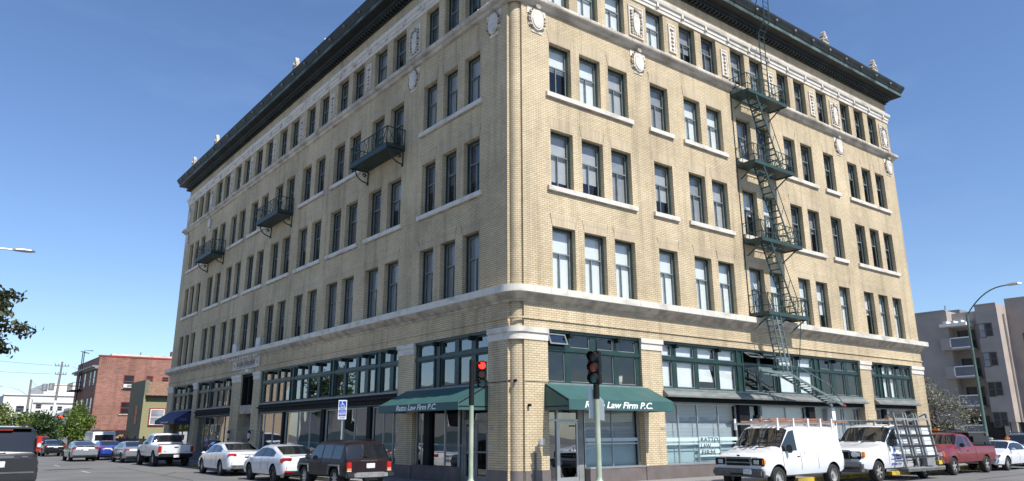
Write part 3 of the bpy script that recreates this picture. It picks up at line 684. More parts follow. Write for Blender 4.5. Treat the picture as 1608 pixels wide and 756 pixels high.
def film(fc, sw, u0, u1, z0, z1, mt, d=.296):
    F = FACE[fc]; b = MB(); b.face([F(u0, d, z0), F(u1, d, z0), F(u1, d, z1), F(u0, d, z1)], mt); b.build('window_film', sw)
# right bay A: entrance door and one window
LB = lambda a, c: [(a, c, -.2, .50, SHOPLO, .34), (a, c, .50, .58, SHOPHI, .335)]
SHOPLO = mat('teal_shop_band', (.16, .25, .27), .6, var=.1, vs=1.); SHOPHI = mat('pale_shop_band', (.42, .52, .54), .6, var=.05)  # teal and pale bands set just behind the left shop glass
swA = shop('R', 3.30, 6.13, [4.71], 1.98, GLASSC, back=[(3.3, 6.13, -.2, .62, FILM2, .5), (3.3, 6.13, .62, 2.0, VENET, .5)])
film('R', swA, 3.4, 6.05, .66, .78, FILM); film('R', swA, 3.4, 6.05, .56, .60, FILM)
def door(fc, u0, u1, d, z1, side=None, mt=ALU):
    F = FACE[fc]; b = MB(); z0 = ZS+.02
    for q in ((u0, u0+.07, z0, z1), (u1-.07, u1, z0, z1), (u0+.07, u1-.07, z1-.08, z1), (u0+.07, u1-.07, z0, z0+.2), (u0+.07, u1-.07, .30, .35)): boxf(b, F, q[0], q[1], d-.03, d+.03, q[2], q[3], mt)
    dr = b.build('door', BL); b = MB(); b.face([F(u0+.07, d, z0+.2), F(u1-.07, d, z0+.2), F(u1-.07, d, z1-.08), F(u0+.07, d, z1-.08)], GLASSL); b.build('glass', dr)
    b = MB(); b.tube([F(u1-.12, d-.09, .05), F(u1-.12, d-.09, .5)], .015, mt, 6); b.build('handle', dr); return dr
door('R', 2.10, 3.02, .32, 1.36)
b = MB()
for q in ((1.47, 1.53, ZS, 2.0), (2.02, 2.09, ZS, 1.98), (3.03, 3.27, ZS, 1.98)): boxf(b, FR, q[0], q[1], .28, .38, q[2], q[3], ALU if q[1]-q[0] < .1 else GREY)
boxf(b, FR, 1.53, 2.02, .28, .38, 1.36, 1.42, ALU); boxf(b, FR, 2.09, 3.03, .28, .38, 1.37, 1.43, ALU); boxf(b, FR, 1.53, 2.02, .28, .4, ZS, ZS+.12, ALU)
df = b.build('door_frame', BL)
b = MB(); b.face([FR(1.53, .33, ZS+.1), FR(2.02, .33, ZS+.1), FR(2.02, .33, 1.98), FR(1.53, .33, 1.98)], GLASSL); b.face([FR(2.09, .335, 1.43), FR(3.03, .335, 1.43), FR(3.03, .335, 1.98), FR(2.09, .335, 1.98)], GLASSL); b.build('glass', df)
text_obj('door_number', '600', .2, MR(2.55, .32, 1.78), GREY, df)
# right bay B
bk = [(7.33, 12.25, .80, 2.08, VENET, .55), (7.33, 12.25, -.2, .80, FILM2, .54)]
swB = shop('R', 7.33, 12.22, [8.40, 9.60, 10.95], 2.08, GLASSC, back=bk)
for a, c in ((7.4, 8.38), (8.42, 9.58), (11.0, 12.18)): film('R', swB, a, c, .62, .76, FILM); film('R', swB, a, c, .50, .54, FILM)
for k, s in enumerate(('RATTO', 'LAW', 'FIRM')):
    z = .66-.25*k; film('R', swB, 9.64, 10.92, z-.02, z+.12, FILM)
    text_obj('window_lettering', s, .25, MR(9.72, .285, z), DLET, swB, align='LEFT', width=(1.1, .62, .85)[k])
film('R', swB, 9.64, 10.92, .02, .06, FILM)
b = MB(); boxf(b, FR, 12.22, 12.95, .12, .5, ZS-.1, 2.08, BLACK); b.build('shop_pilaster', BL)
dr2 = door('R', 13.05, 13.95, .34, 1.45, mt=WHITE)
b = MB(); boxf(b, FR, 12.95, 13.05, .28, .4, ZS, 2.08, ALU); boxf(b, FR, 13.95, 14.05, .28, .4, ZS, 2.08, GREY); boxf(b, FR, 13.05, 13.95, .28, .4, 1.46, 1.54, ALU)
d2 = b.build('door_frame', BL); b = MB(); b.face([FR(13.05, .6, ZS), FR(13.95, .6, ZS), FR(13.95, .6, 2.05), FR(13.05, .6, 2.05)], BLINDW); b.build('blind', d2)
b = MB(); boxf(b, FR, 13.38, 13.58, .08, .28, 1.52, 1.66, BLACK); b.build('porch_lamp', BL)
shop('R', 14.05, 17.55, [15.9], 2.08, GLASSC, back=[(14.05, 17.5, -.2, 2.05, BLINDW, .42)])
b = MB(); boxf(b, FR, 17.55, 18.05, .1, .5, ZS-.1, 2.08, BLACK); b.build('shop_pilaster', BL); b = MB(); boxf(b, FR, 19.45, 19.75, .05, .4, ZS-.1, 2.08, WHITE); b.build('downpipe', BL)
shop('R', 18.05, 22.46, [19.4, 19.8, 20.75, 20.95, 22.1], 2.08, GLASSC, back=[(18.05, 22.4, -.2, 2.05, VENET, .6)])
shop('R', 23.64, 28.1, [24.6, 26.0], 2.08, GLASSC, piers=[(24.75, 25.1)], back=[(23.7, 24.6, 0, 2.05, BLINDG, .5), (25.1, 26.0, .3, 2.05, STONE, .5)])
# left bays
lA = shop('L', 3.50, 6.56, [4.45, 5.84], 2.05, GLASSL, frame=ALU, d=.16, piers=[(5.40, 5.80)], back=LB(3.5, 6.56))
door('L', 1.95, 2.65, .32, 1.36, mt=GREY); door('L', 2.66, 3.36, .32, 1.36, mt=GREY)
b = MB(); boxf(b, FL, 1.55, 1.93, .28, .5, ZS, 2.05, GREY); boxf(b, FL, 3.38, 3.5, .26, .4, ZS, 2.05, GREY); boxf(b, FL, 1.93, 3.38, .28, .4, 1.37, 1.43, GREY)
df = b.build('door_frame', BL); b = MB(); b.face([FL(1.93, .33, 1.43), FL(3.38, .33, 1.43), FL(3.38, .33, 2.05), FL(1.93, .33, 2.05)], GLASSL); b.build('glass', df)
text_obj('door_number', '600', .16, ML(.31, 2.6, 1.78), GREY, df)
lB = shop('L', 7.9, 23.92, [8.36, 9.2, 10.15, 10.64, 11.87, 13.05, 14.95, 15.45, 16.85, 18.38, 20.01, 20.43, 21.85, 23.18], 2.08, GLASSL, frame=ALU, d=.16, mw=.03, piers=[(10.22, 10.56), (15.02, 15.38), (20.08, 20.36)], back=LB(7.9, 23.92))
shop('L', 29.0, 36.42, [30.6, 32.2, 33.8, 35.0], 2.08, GLASSL, frame=GREY, back=[(32.0, 33.2, -.2, 1.5, TAN, .7)])
shop('L', 37.42, 42.88, [38.8, 40.3, 41.6], 2.08, GLASSL, frame=GREY)
for k, z in enumerate((.55, .35, .15, -.02)):
    text_obj('window_lettering', ('ATTORNEYS', 'AT LAW', 'RATTO LAW', 'FIRM P.C.')[k], .14, ML(.15, 4.0, z), GREY, lA, width=.75)
# main entrance on the shaded side
b = MB()
boxf(b, FL, 25.1, 27.3, .05, .4, 2.12, 2.62, STONED); boxf(b, FL, 25.1, 25.2, .1, .4, 2.62, ZH, BLACK); boxf(b, FL, 27.2, 27.3, .1, .4, 2.62, ZH, BLACK); boxf(b, FL, 26.3, 26.4, .15, .35, 2.62, ZH, BLACK); boxf(b, FL, 25.2, 27.2, .1, .4, 4.3, ZH, BLACK)
boxf(b, FL, 25.1, 27.3, 1.2, 1.3, ZS, 2.12, INTER); boxf(b, FL, 25.1, 25.14, .34, 1.2, ZS, 2.12, STONED); boxf(b, FL, 27.26, 27.3, .34, 1.2, ZS, 2.12, STONED)
en = b.build('entrance_bay', BL)
b = MB(); b.face([FL(25.2, .28, 2.62), FL(27.2, .28, 2.62), FL(27.2, .28, 4.3), FL(25.2, .28, 4.3)], GLASSL); b.build('pane', en)
b = MB(); boxf(b, FL, 25.6, 26.8, 1.1, 1.18, ZS, 1.9, BLACK); dd = b.build('door', en)
b = MB()
boxf(b, FL, 24.1, 28.95, -.07, .02, 4.84, 5.30, STONED)
for q in ((24.1, 28.95, 5.30, 5.36), (24.1, 28.95, 4.78, 4.84)): boxf(b, FL, q[0], q[1], -.11, .02, q[2], q[3], STONE)
for u in (24.2, 28.25): boxf(b, FL, u, u+.6, -.10, -.07, 4.87, 5.27, STONE); disc(b, FL, u+.3, 5.07, .12, .12, -.10, -.14, STONED, 8)
boxf(b, FL, 25.0, 27.4, -.06, .02, 4.5, 4.77, STONED); boxf(b, FL, 25.9, 26.5, -.10, -.06, 4.55, 4.74, STONE)
u = 24.1
while u < 29: boxf(b, FL, u, u+.16, -.30, -.05, 5.37, 5.52, STONE); u += .48
for u in (24.0, 28.2): boxf(b, FL, u, u+.75, -.20, .02, 5.9, 6.45, STONE)
op = b.build('entrance_frieze', BL)
text_obj('carved_lettering', 'PACIFIC BUILDING', .30, ML(-.075, 26.55, 5.07), PLINTH, op, width=3.2, bold=.004)
def lantern(u, z):
    b = MB(); p = Vector((-.2, u, z))
    b.bar((-.0, u, z+.3), (-.2, u, z+.3), .03, BLACK); b.lathe([(.001, .32), (.10, .22), (.10, .19), (.085, .19), (.07, -.18), (.04, -.26), (.001, -.28)], p, 'z', BLACK, 8)
    o = b.build('wall_lantern', BL); b = MB(); b.lathe([(.075, .17), (.09, .1), (.085, -.08), (.07, -.16)], p+Vector((-.015, 0, 0)), 'z', STONE, 8); b.build('lamp_glass', o)
lantern(28.2, .85); lantern(24.5, .85)

# awnings
def awning(fc, u0, u1, zt, zf, zb, d, mt, frame=BLACK, scallop=0):
    F = FACE[fc]; b = MB(); n = max(2, int((u1-u0)/.9)); us = [u0+(u1-u0)*k/n for k in range(n+1)]; o = .02
    S = lambda u, t: F(u, -(.0+t*d), zt+(zf-zt)*t - .025*math.sin(math.pi*t)*abs(math.sin(math.pi*(u-u0)/(u1-u0)*n)))
    m = 4*n; us2 = [u0+(u1-u0)*k/m for k in range(m+1)]
    for a, c in zip(us2[:-1], us2[1:]):
        for t0, t1 in ((0, .25), (.25, .5), (.5, .75), (.75, 1)): b.face([S(a, t0), S(c, t0), S(c, t1), S(a, t1)], mt)
        b.face([F(a, -d, zf), F(c, -d, zf), F(c, -d, zb), F(a, -d, zb)], mt); b.face([F(a, -d+.02, zf), F(c, -d+.02, zf), F(c, -d+.02, zb), F(a, -d+.02, zb)], mt)
    for u, uo in ((u0, .012), (u1, -.012)):
        for q in (0, uo): b.face([F(u+q, 0, zt), F(u+q, -d, zf), F(u+q, -d, zb), F(u+q, 0, zb)], mt)
    aw = b.build('awning', BL, smooth=25); b = MB()
    for u in us: b.bar(F(u, -.01, zb+.12), F(u, -d+.03, zb+.12), .03, frame); b.bar(F(u, -.02, zt-.05), F(u, -d+.04, zf-.04), .03, frame)
    b.bar(F(u0, -d+.04, zb+.06), F(u1, -d+.04, zb+.06), .03, frame); b.build('awning_frame', aw); return aw
aR = awning('R', 1.28, 6.42, 2.60, 2.04, 1.70, 1.22, AWN); aL = awning('L', 1.55, 7.12, 2.60, 2.0, 1.73, 1.22, AWN)
text_obj('awning_lettering', 'Ratto Law Firm P.C.', .30, MR(3.62, -1.222, 1.865), LETTER, aR, shear=.28, width=3.3, bold=.006)
text_obj('awning_lettering', 'Ratto Law Firm P.C.', .27, ML(-1.222, 4.35, 1.865), LETTER, aL, shear=.28, width=2.8, bold=.004)
aB = awning('L', 37.5, 43.0, 2.62, 1.95, 1.66, 1.05, AWNB)
text_obj('awning_lettering', 'smoke depot', .2, ML(-1.052, 40.3, 1.80), LETTER, aB, width=2.2); text_obj('awning_lettering', 'CAFE', .22, MR(-.5, 37.49, 1.95), GREY, aB, width=.5)

# balconies on the shaded side
def balcony(y0, y1):
    d = .92; z = 13.22; b = MB()
    boxf(b, FL, y0, y1, -d, -.005, z-.02, z+.02, BALC)
    for q in ((y0, y1, -d-.03, -d), (y0, y0+.03, -d, -.005), (y1-.03, y1, -d, -.005)): b.box(FL(q[0], q[2], z-.06), FL(q[1], q[3], z+.16), BALC)
    bo = b.build('balcony', BL); b = MB(); zt = z+.98
    seg = [((y0+.02, -.02), (y0+.02, -d)), ((y0+.02, -d), (y1-.02, -d)), ((y1-.02, -d), (y1-.02, -.02))]
    for (p, q) in seg:
        A = lambda t, zz: FL(p[0]+(q[0]-p[0])*t, p[1]+(q[1]-p[1])*t, zz)
        L = math.hypot(q[0]-p[0], q[1]-p[1]); n = max(2, round(L/.45))
        for zz in (zt, z+.2): b.bar(A(0, zz), A(1, zz), .035, BALC)
        for k in range(n+1): b.bar(A(k/n, z+.1), A(k/n, zt), .025, BALC)
        for k in range(n):
            if k % 2 == 0 or n < 4: b.bar(A(k/n, z+.2), A((k+1)/n, zt), .018, BALC); b.bar(A((k+1)/n, z+.2), A(k/n, zt), .018, BALC)
            else: b.bar(A((k+.33)/n, z+.2), A((k+.33)/n, zt), .016, BALC); b.bar(A((k+.66)/n, z+.2), A((k+.66)/n, zt), .016, BALC)
    b.build('railing', bo)
    for y in (y0+.12, y1-.12):
        b = MB(); c = [FL(y, -.05-.62*(1-math.cos(R_(a))) if False else -.06-.64*math.sin(R_(a)), z-.62+.55*(1-math.cos(R_(a)))) for a in range(0, 91, 15)]
        b.tube(c, .035, BALC, 6); b.bar(FL(y, -.03, z-.7), FL(y, -.03, z-.06), .05, BALC)
        sp = [FL(y, -.22-.11*math.cos(a*.6)*(1-a/26), z-.25+.11*math.sin(a*.6)*(1-a/26)) for a in range(0, 20)]
        b.tube(sp, .02, BALC, 5); b.lathe([(.001, -.06), (.05, 0), (.001, .06)], FL(y, -.06, z-.70), 'z', BALC, 7); b.build('bracket', bo)
balcony(7.95, 11.55); balcony(20.8, 24.3); balcony(33.2, 37.1)

# fire escape on the sunny side
fe = MB()
fe.bar((13.38, -.03, 5.9), (13.38, -.03, 17.6), .03, FE); FEO = fe.build('fire_escape', BL)
LZ = {5: 16.66, 4: 13.05, 3: 9.33, 2: 5.96}; D_ = .98; X0, X1 = 13.40, 16.62
for f, z in LZ.items():
    b = MB(); hx0, hx1 = 14.2, 15.9
    for yy, w in ((-D_, .04), (-.06, .04)): b.box((X0, yy-.03, z-.02), (X1, yy+.03, z+.14), FE)
    for xx in (X0, X1-.05): b.box((xx, -D_+.03, z-.02), (xx+.05, -.09, z+.14), FE)
    y = -D_+.08                      # floor bars, with the stair well left open
    while y < -.1:
        if y < -.52: b.box((X0+.05, y, z+.02), (X1-.05, y+.045, z+.05), FE)
        else: b.box((X0+.05, y, z+.02), (hx0, y+.045, z+.05), FE); b.box((hx1, y, z+.02), (X1-.05, y+.045, z+.05), FE)
        y += .062
    for xx in (X0+.2, 15.0, X1-.25): b.bar((xx, -.05, z-.55), (xx, -D_+.1, z-.02), .045, FE)
    # railing
    zt = z+.95
    for (p, q) in (((X0+.02, -.02), (X0+.02, -D_)), ((X0+.02, -D_), (X1-.02, -D_)), ((X1-.02, -D_), (X1-.02, -.02))):
        A = lambda t, zz: (p[0]+(q[0]-p[0])*t, p[1]+(q[1]-p[1])*t, zz)
        L = math.hypot(q[0]-p[0], q[1]-p[1]); n = max(3, round(L/.28))
        for zz in (zt, z+.42): b.bar(A(0, zz), A(1, zz), .03, FE)
        for k in range(n+1): b.bar(A(k/n, z+.1), A(k/n, zt), .02, FE)
        for k in range(0, n-1, 3): b.bar(A(k/n, z+.14), A((k+2)/n, zt), .016, FE); b.bar(A((k+2)/n, z+.14), A(k/n, zt), .016, FE)
    b.build('landing', FEO)
def stair(p, q, w, n, name, mt, rail=True, wy=True):
    # two stringers a width w apart (along y), treads between
    b = MB(); p, q = Vector(p), Vector(q); s = Vector((0, w/2, 0)) if wy else Vector((w/2, 0, 0))
    for k in (-1, 1): b.bar(p+s*k, q+s*k, .03, mt, .095)
    for k in range(n):
        c = p+(q-p)*((k+.5)/n); 
        if wy: b.box((c.x-.07, c.y-w/2+.02, c.z-.012), (c.x+.07, c.y+w/2-.02, c.z+.012), mt)
        else: b.bar(c-s, c+s, .03, mt)
    if rail:
        for k in (-1,): 
            up = Vector((.28, 0, .55)); b.tube([p+s*k, p+s*k+up*.95, q+s*k+up, q+s*k], .018, mt, 5)
            for t in (.33, .66): c = p+(q-p)*t; b.bar(c+s*k, c+s*k+up, .02, mt)
    b.build(name, FEO)
stair((14.05, -.72, 16.68), (15.55, -.72, 13.2), .5, 13, 'stair', FE); stair((14.1, -.72, 13.08), (15.7, -.72, 9.45), .5, 13, 'stair', FE); stair((14.1, -.72, 9.36), (15.6, -.72, 6.1), .5, 12, 'stair', FE)
stair((13.95, -.72, 5.9), (14.45, -.72, 3.55), .5, 9, 'ladder', FE2, False, True)
b = MB()
for x in (13.62, 14.25): b.bar((x+.0, -.98, 5.9), (x+.5, -.98, 3.4), .04, FE2)
for k in range(8): z = 5.6-k*.3; b.bar((13.67+.5*(k*.3)/2.5, -.98, z), (14.3+.5*(k*.3)/2.5, -.98, z), .028, FE2)
b.bar((16.0, -.9, 5.9), (15.4, -.9, 3.4), .025, FE); b.build('ladder', FEO)
# counterbalanced drop stair
b = MB()
for y in (-1.28, -.72):
    b.bar((12.0, y, 3.46), (14.2, y, 3.34), .035, FE2, .11); b.bar((14.2, y, 3.34), (18.2, y, 2.12), .035, FE2, .11)
for k in range(14): x = 14.4+k*.27; z = 3.28-.305*(x-14.4)+.02; b.box((x-.11, -1.26, z-.015), (x+.11, -.74, z+.015), FE2)
for x in (12.05, 12.7, 13.4): b.box((x-.03, -1.26, 3.37), (x+.03, -.74, 3.42), FE2)
b.box((11.95, -1.2, 3.38), (12.9, -.8, 3.58), FE2)
b.tube([(14.6, -1.28, 3.3), (14.7, -1.28, 3.75), (17.2, -1.28, 3.0), (18.1, -1.28, 2.25)], .022, FE2, 5)
b.bar((18.1, -1.3, 2.16), (18.3, -1.3, 2.10), .06, RED); b.build('drop_stair', FEO)
b = MB()      # gooseneck ladder to the roof
for x in (15.35, 15.8): b.tube([(x, -.62, 16.9), (x, -.62, 20.5), (x, -1.02, 21.2), (x, -1.08, 22.6), (x, -.5, 22.9), (x, -.1, 21.8)], .025, FE, 6)
for k in range(19): z = 17.1+k*.3; y = -.62 if z < 20.5 else (-.62-.4*(z-20.5)/.7 if z < 21.2 else -1.05); b.bar((15.35, y, z), (15.8, y, z), .022, FE)
b.build('roof_ladder', FEO)

# ------------------------------------------------------------------ street furniture
def signal_head(parent, px, py, z0, face, lit, n=3, r=.13, step=.33):
    # face: unit vector (x,y) the lenses look along
    fx, fy = face; b = MB(); sx, sy = -fy, fx
    def P(a, d, z): return (px+sx*a+fx*d, py+sy*a+fy*d, z)
    def bb(a0, a1, d0, d1, z0_, z1_): b.hexa([P(a0, d0, z0_), P(a1, d0, z0_), P(a1, d1, z0_), P(a0, d1, z0_), P(a0, d0, z1_), P(a1, d0, z1_), P(a1, d1, z1_), P(a0, d1, z1_)], BLACK)
    for k in range(n): bb(-r-.035, r+.035, -.2, 0, z0+k*step+.01, z0+(k+1)*step-.01)
    bb(-r*.7, r*.7, -.18, -.02, z0, z0+n*step)
    h = b.build('signal_head', parent)
    for k in range(n):
        zc = z0+(k+.5)*step; b = MB()
        for i in range(14):      # hooded visor, open below
            a0, a1 = R_(-40+260*i/14), R_(-40+260*(i+1)/14)
            f0 = [P(math.cos(t)*(r+.02), 0, zc+math.sin(t)*(r+.02)) for t in (a0, a1)]; f1 = [P(math.cos(t)*(r+.02), .24-.05*(1-math.sin(t)), zc+math.sin(t)*(r+.02)) for t in (a0, a1)]
            b.face([f0[0], f0[1], f1[1], f1[0]], BLACK)
        b.build('visor', h); b = MB()
        b.face([P(math.cos(R_(t))*r, .012, zc+math.sin(R_(t))*r) for t in range(0, 360, 18)], lit[k]); b.build('lens', h)
sp = thing('traffic_signal', 'traffic signal with a bright red light on a pale green pole by the shaded awning', 'traffic signal', (-1.75, 0, ZS), group='traffic signals at the corner')
def pole_parts(root, x, y, ztop, zdark, r, mt):
    b = MB(); b.lathe([(r*1.9, 0), (r*1.9, .25), (r*1.1, .32), (r, .4), (r*.95, ztop)], (0, 0, 0), 'z', mt, 16); b.build('pole', root, smooth=40)
    b = MB(); b.lathe([(r*1.12, ztop), (r*1.12, zdark), (.03, zdark+.05), (.001, zdark+.05)], (0, 0, 0), 'z', BLACK, 14); b.build('pole_sleeve', root, smooth=40)
pole_parts(sp, 0, 0, 2.55, 3.95, .075, POLEG)
b = MB(); 
for z in (3.25, 3.85): b.bar((0, 0, z), (.26, -.12, z), .05, BLACK)
b.build('bracket', sp); 
vx, vy = -.58, -.81
signal_head(sp, .31, -.13, 3.10, (vx, vy), [SIGG, SIGOFF, REDSIG], r=.115, step=.275)
sp = thing('traffic_signal', 'dark traffic signal facing the left street on a pole with a grey sign back', 'traffic signal', (1.19, -2.6, ZS), group='traffic signals at the corner')
pole_parts(sp, 0, 0, 2.72, 3.15, .085, POLEG)
signal_head(sp, -.06, .02, 3.18, (-.93, -.36), [SIGG, SIGOFF2, SIGR], r=.14, step=.335)
b = MB(); b.tube([(.06, 0, 3.1), (.06, 0, 4.55)], .022, BLACK, 6); b.box((.0, -.08, 3.15), (.08, .08, 4.2), BLACK); b.build('pole_cap', sp)
b = MB(); c_, s_ = math.cos(R_(-38)), math.sin(R_(-38))
P = lambda a, d, z: (c_*a-s_*d, s_*a+c_*d, z)
b.hexa([P(-.24, .11, 2.13), P(.24, .11, 2.06), P(.24, .125, 2.06), P(-.24, .125, 2.13), P(-.24, .11, 2.73), P(.24, .11, 2.66), P(.24, .125, 2.66), P(-.24, .125, 3.15)], ALU); b.build('sign_back', sp)

# accessible parking sign
ps = thing('parking_sign', 'blue and white wheelchair parking sign on a thin post before the dark shop windows', 'sign', (-1.75, 9.2, ZS))
b = MB(); b.tube([(0, 0, 0), (0, 0, 2.95)], .032, ALU, 8); b.build('post', ps)
b = MB(); b.box((-.17, -.06, 2.26), (.17, -.045, 3.02), LETTER); pl = b.build('sign_plate', ps)
pl.rotation_euler = (0, 0, R_(-38))
b = MB(); b.box((-.145, -.064, 2.73), (.145, -.060, 2.98), BLUE); b.box((-.145, -.064, 2.52), (.145, -.060, 2.64), BLUE); b.box((-.145, -.064, 2.38), (.145, -.060, 2.49), BLUE); b.build('sign_face', pl)
b = MB()
b.lathe([(.001, -.004), (.022, -.004), (.022, 0)], (-.02, -.066, 2.945), 'y', LETTER, 10)
for p, q in (((-.02, 2.92), (-.015, 2.84)), ((-.015, 2.84), (.05, 2.84)), ((.05, 2.84), (.075, 2.765)), ((-.018, 2.88), (.04, 2.88)), ((.075, 2.765), (.1, 2.775))): b.bar((p[0], -.066, p[1]), (q[0], -.066, q[1]), .018, LETTER, .004, up=(0, 1, 0))
for k in range(12): a, c = R_(100+k*18), R_(118+k*18); b.bar((-.005+.068*math.cos(a), -.066, 2.815+.068*math.sin(a)), (-.005+.068*math.cos(c), -.066, 2.815+.068*math.sin(c)), .015, LETTER, .004, up=(0, 1, 0))
b.build('wheelchair_symbol', pl)
for s, z, c in (('PARKING', 2.685, BLUE), ('ONLY', 2.58, LETTER), ('PERMIT', 2.435, LETTER), ('TOW AWAY', 2.32, BLUE)):
    text_obj('sign_lettering', s, .075, MR(0, -.066, z), c, pl, width=.24)
# mail box near the far awning, parking meters
mb_ = thing('mail_box', 'dark blue mail box on the pavement beside the white pickup', 'mail box', (-1.2, 27.0, ZS))
b = MB(); b.box((-.3, -.3, .15), (.3, .3, 1.0), PBLU); b.lathe([(.3, -.3), (.3, .3), (.001, .3)], (0, 0, 1.0), 'y', PBLU, 20)
for x in (-.25, .25):
    for y in (-.25, .25): b.box((x-.04, y-.04, 0), (x+.04, y+.04, .16), PBLU)
b.build('box_body', mb_)

def cobra(name, label, loc, h, arm, head_z, mt, group=None):
    root = thing(name, label, 'street lamp', loc, group=group); b = MB()
    b.lathe([(.15, 0), (.15, .3), (.10, .4), (.06, h)], (0, 0, 0), 'z', mt, 12); b.build('pole', root, smooth=40)
    ax, ay = arm; b = MB(); pts = [(ax*t, ay*t, h-.1+(head_z-h+.1)*(1-(1-t)**2.2)) for t in [k/8 for k in range(9)]]
    b.tube(pts, .035, mt, 7); b.build('arm', root, smooth=40)
    L = math.hypot(ax, ay); dx, dy = ax/L, ay/L; b = MB(); e = Vector((ax, ay, head_z)); d = Vector((dx, dy, .03)); sd = Vector((-dy, dx, 0))
    prof = [(0, .05, .05), (.1, .10, .08), (.35, .16, .10), (.6, .15, .08), (.75, .05, .04)]
    rings = [[e+d*(t-.05)+sd*(w*math.cos(R_(a)))+Vector((0, 0, hh*math.sin(R_(a))*(1 if a < 180 else .6))) for a in range(0, 360, 36)] for t, w, hh in prof]
    for r1, r2 in zip(rings[:-1], rings[1:]):
        for k in range(10): b.face([r1[k], r1[(k+1) % 10], r2[(k+1) % 10], r2[k]], ALU)
    b.face(rings[0], ALU); b.face(rings[-1], ALU); b.build('lamp_head', root, smooth=50)
cobra('street_lamp', 'tall dark green street lamp with a curved arm before the taupe apartments', (30.1, -2.55, ZS), 8.0, (.35, -2.1), 9.35, POLED)
cobra('street_lamp', 'street lamp of which only the pale head reaches in from the photo edge', (-15.3, 13.0, ZS), 8.2, (1.72, .1), 8.40, ALU)

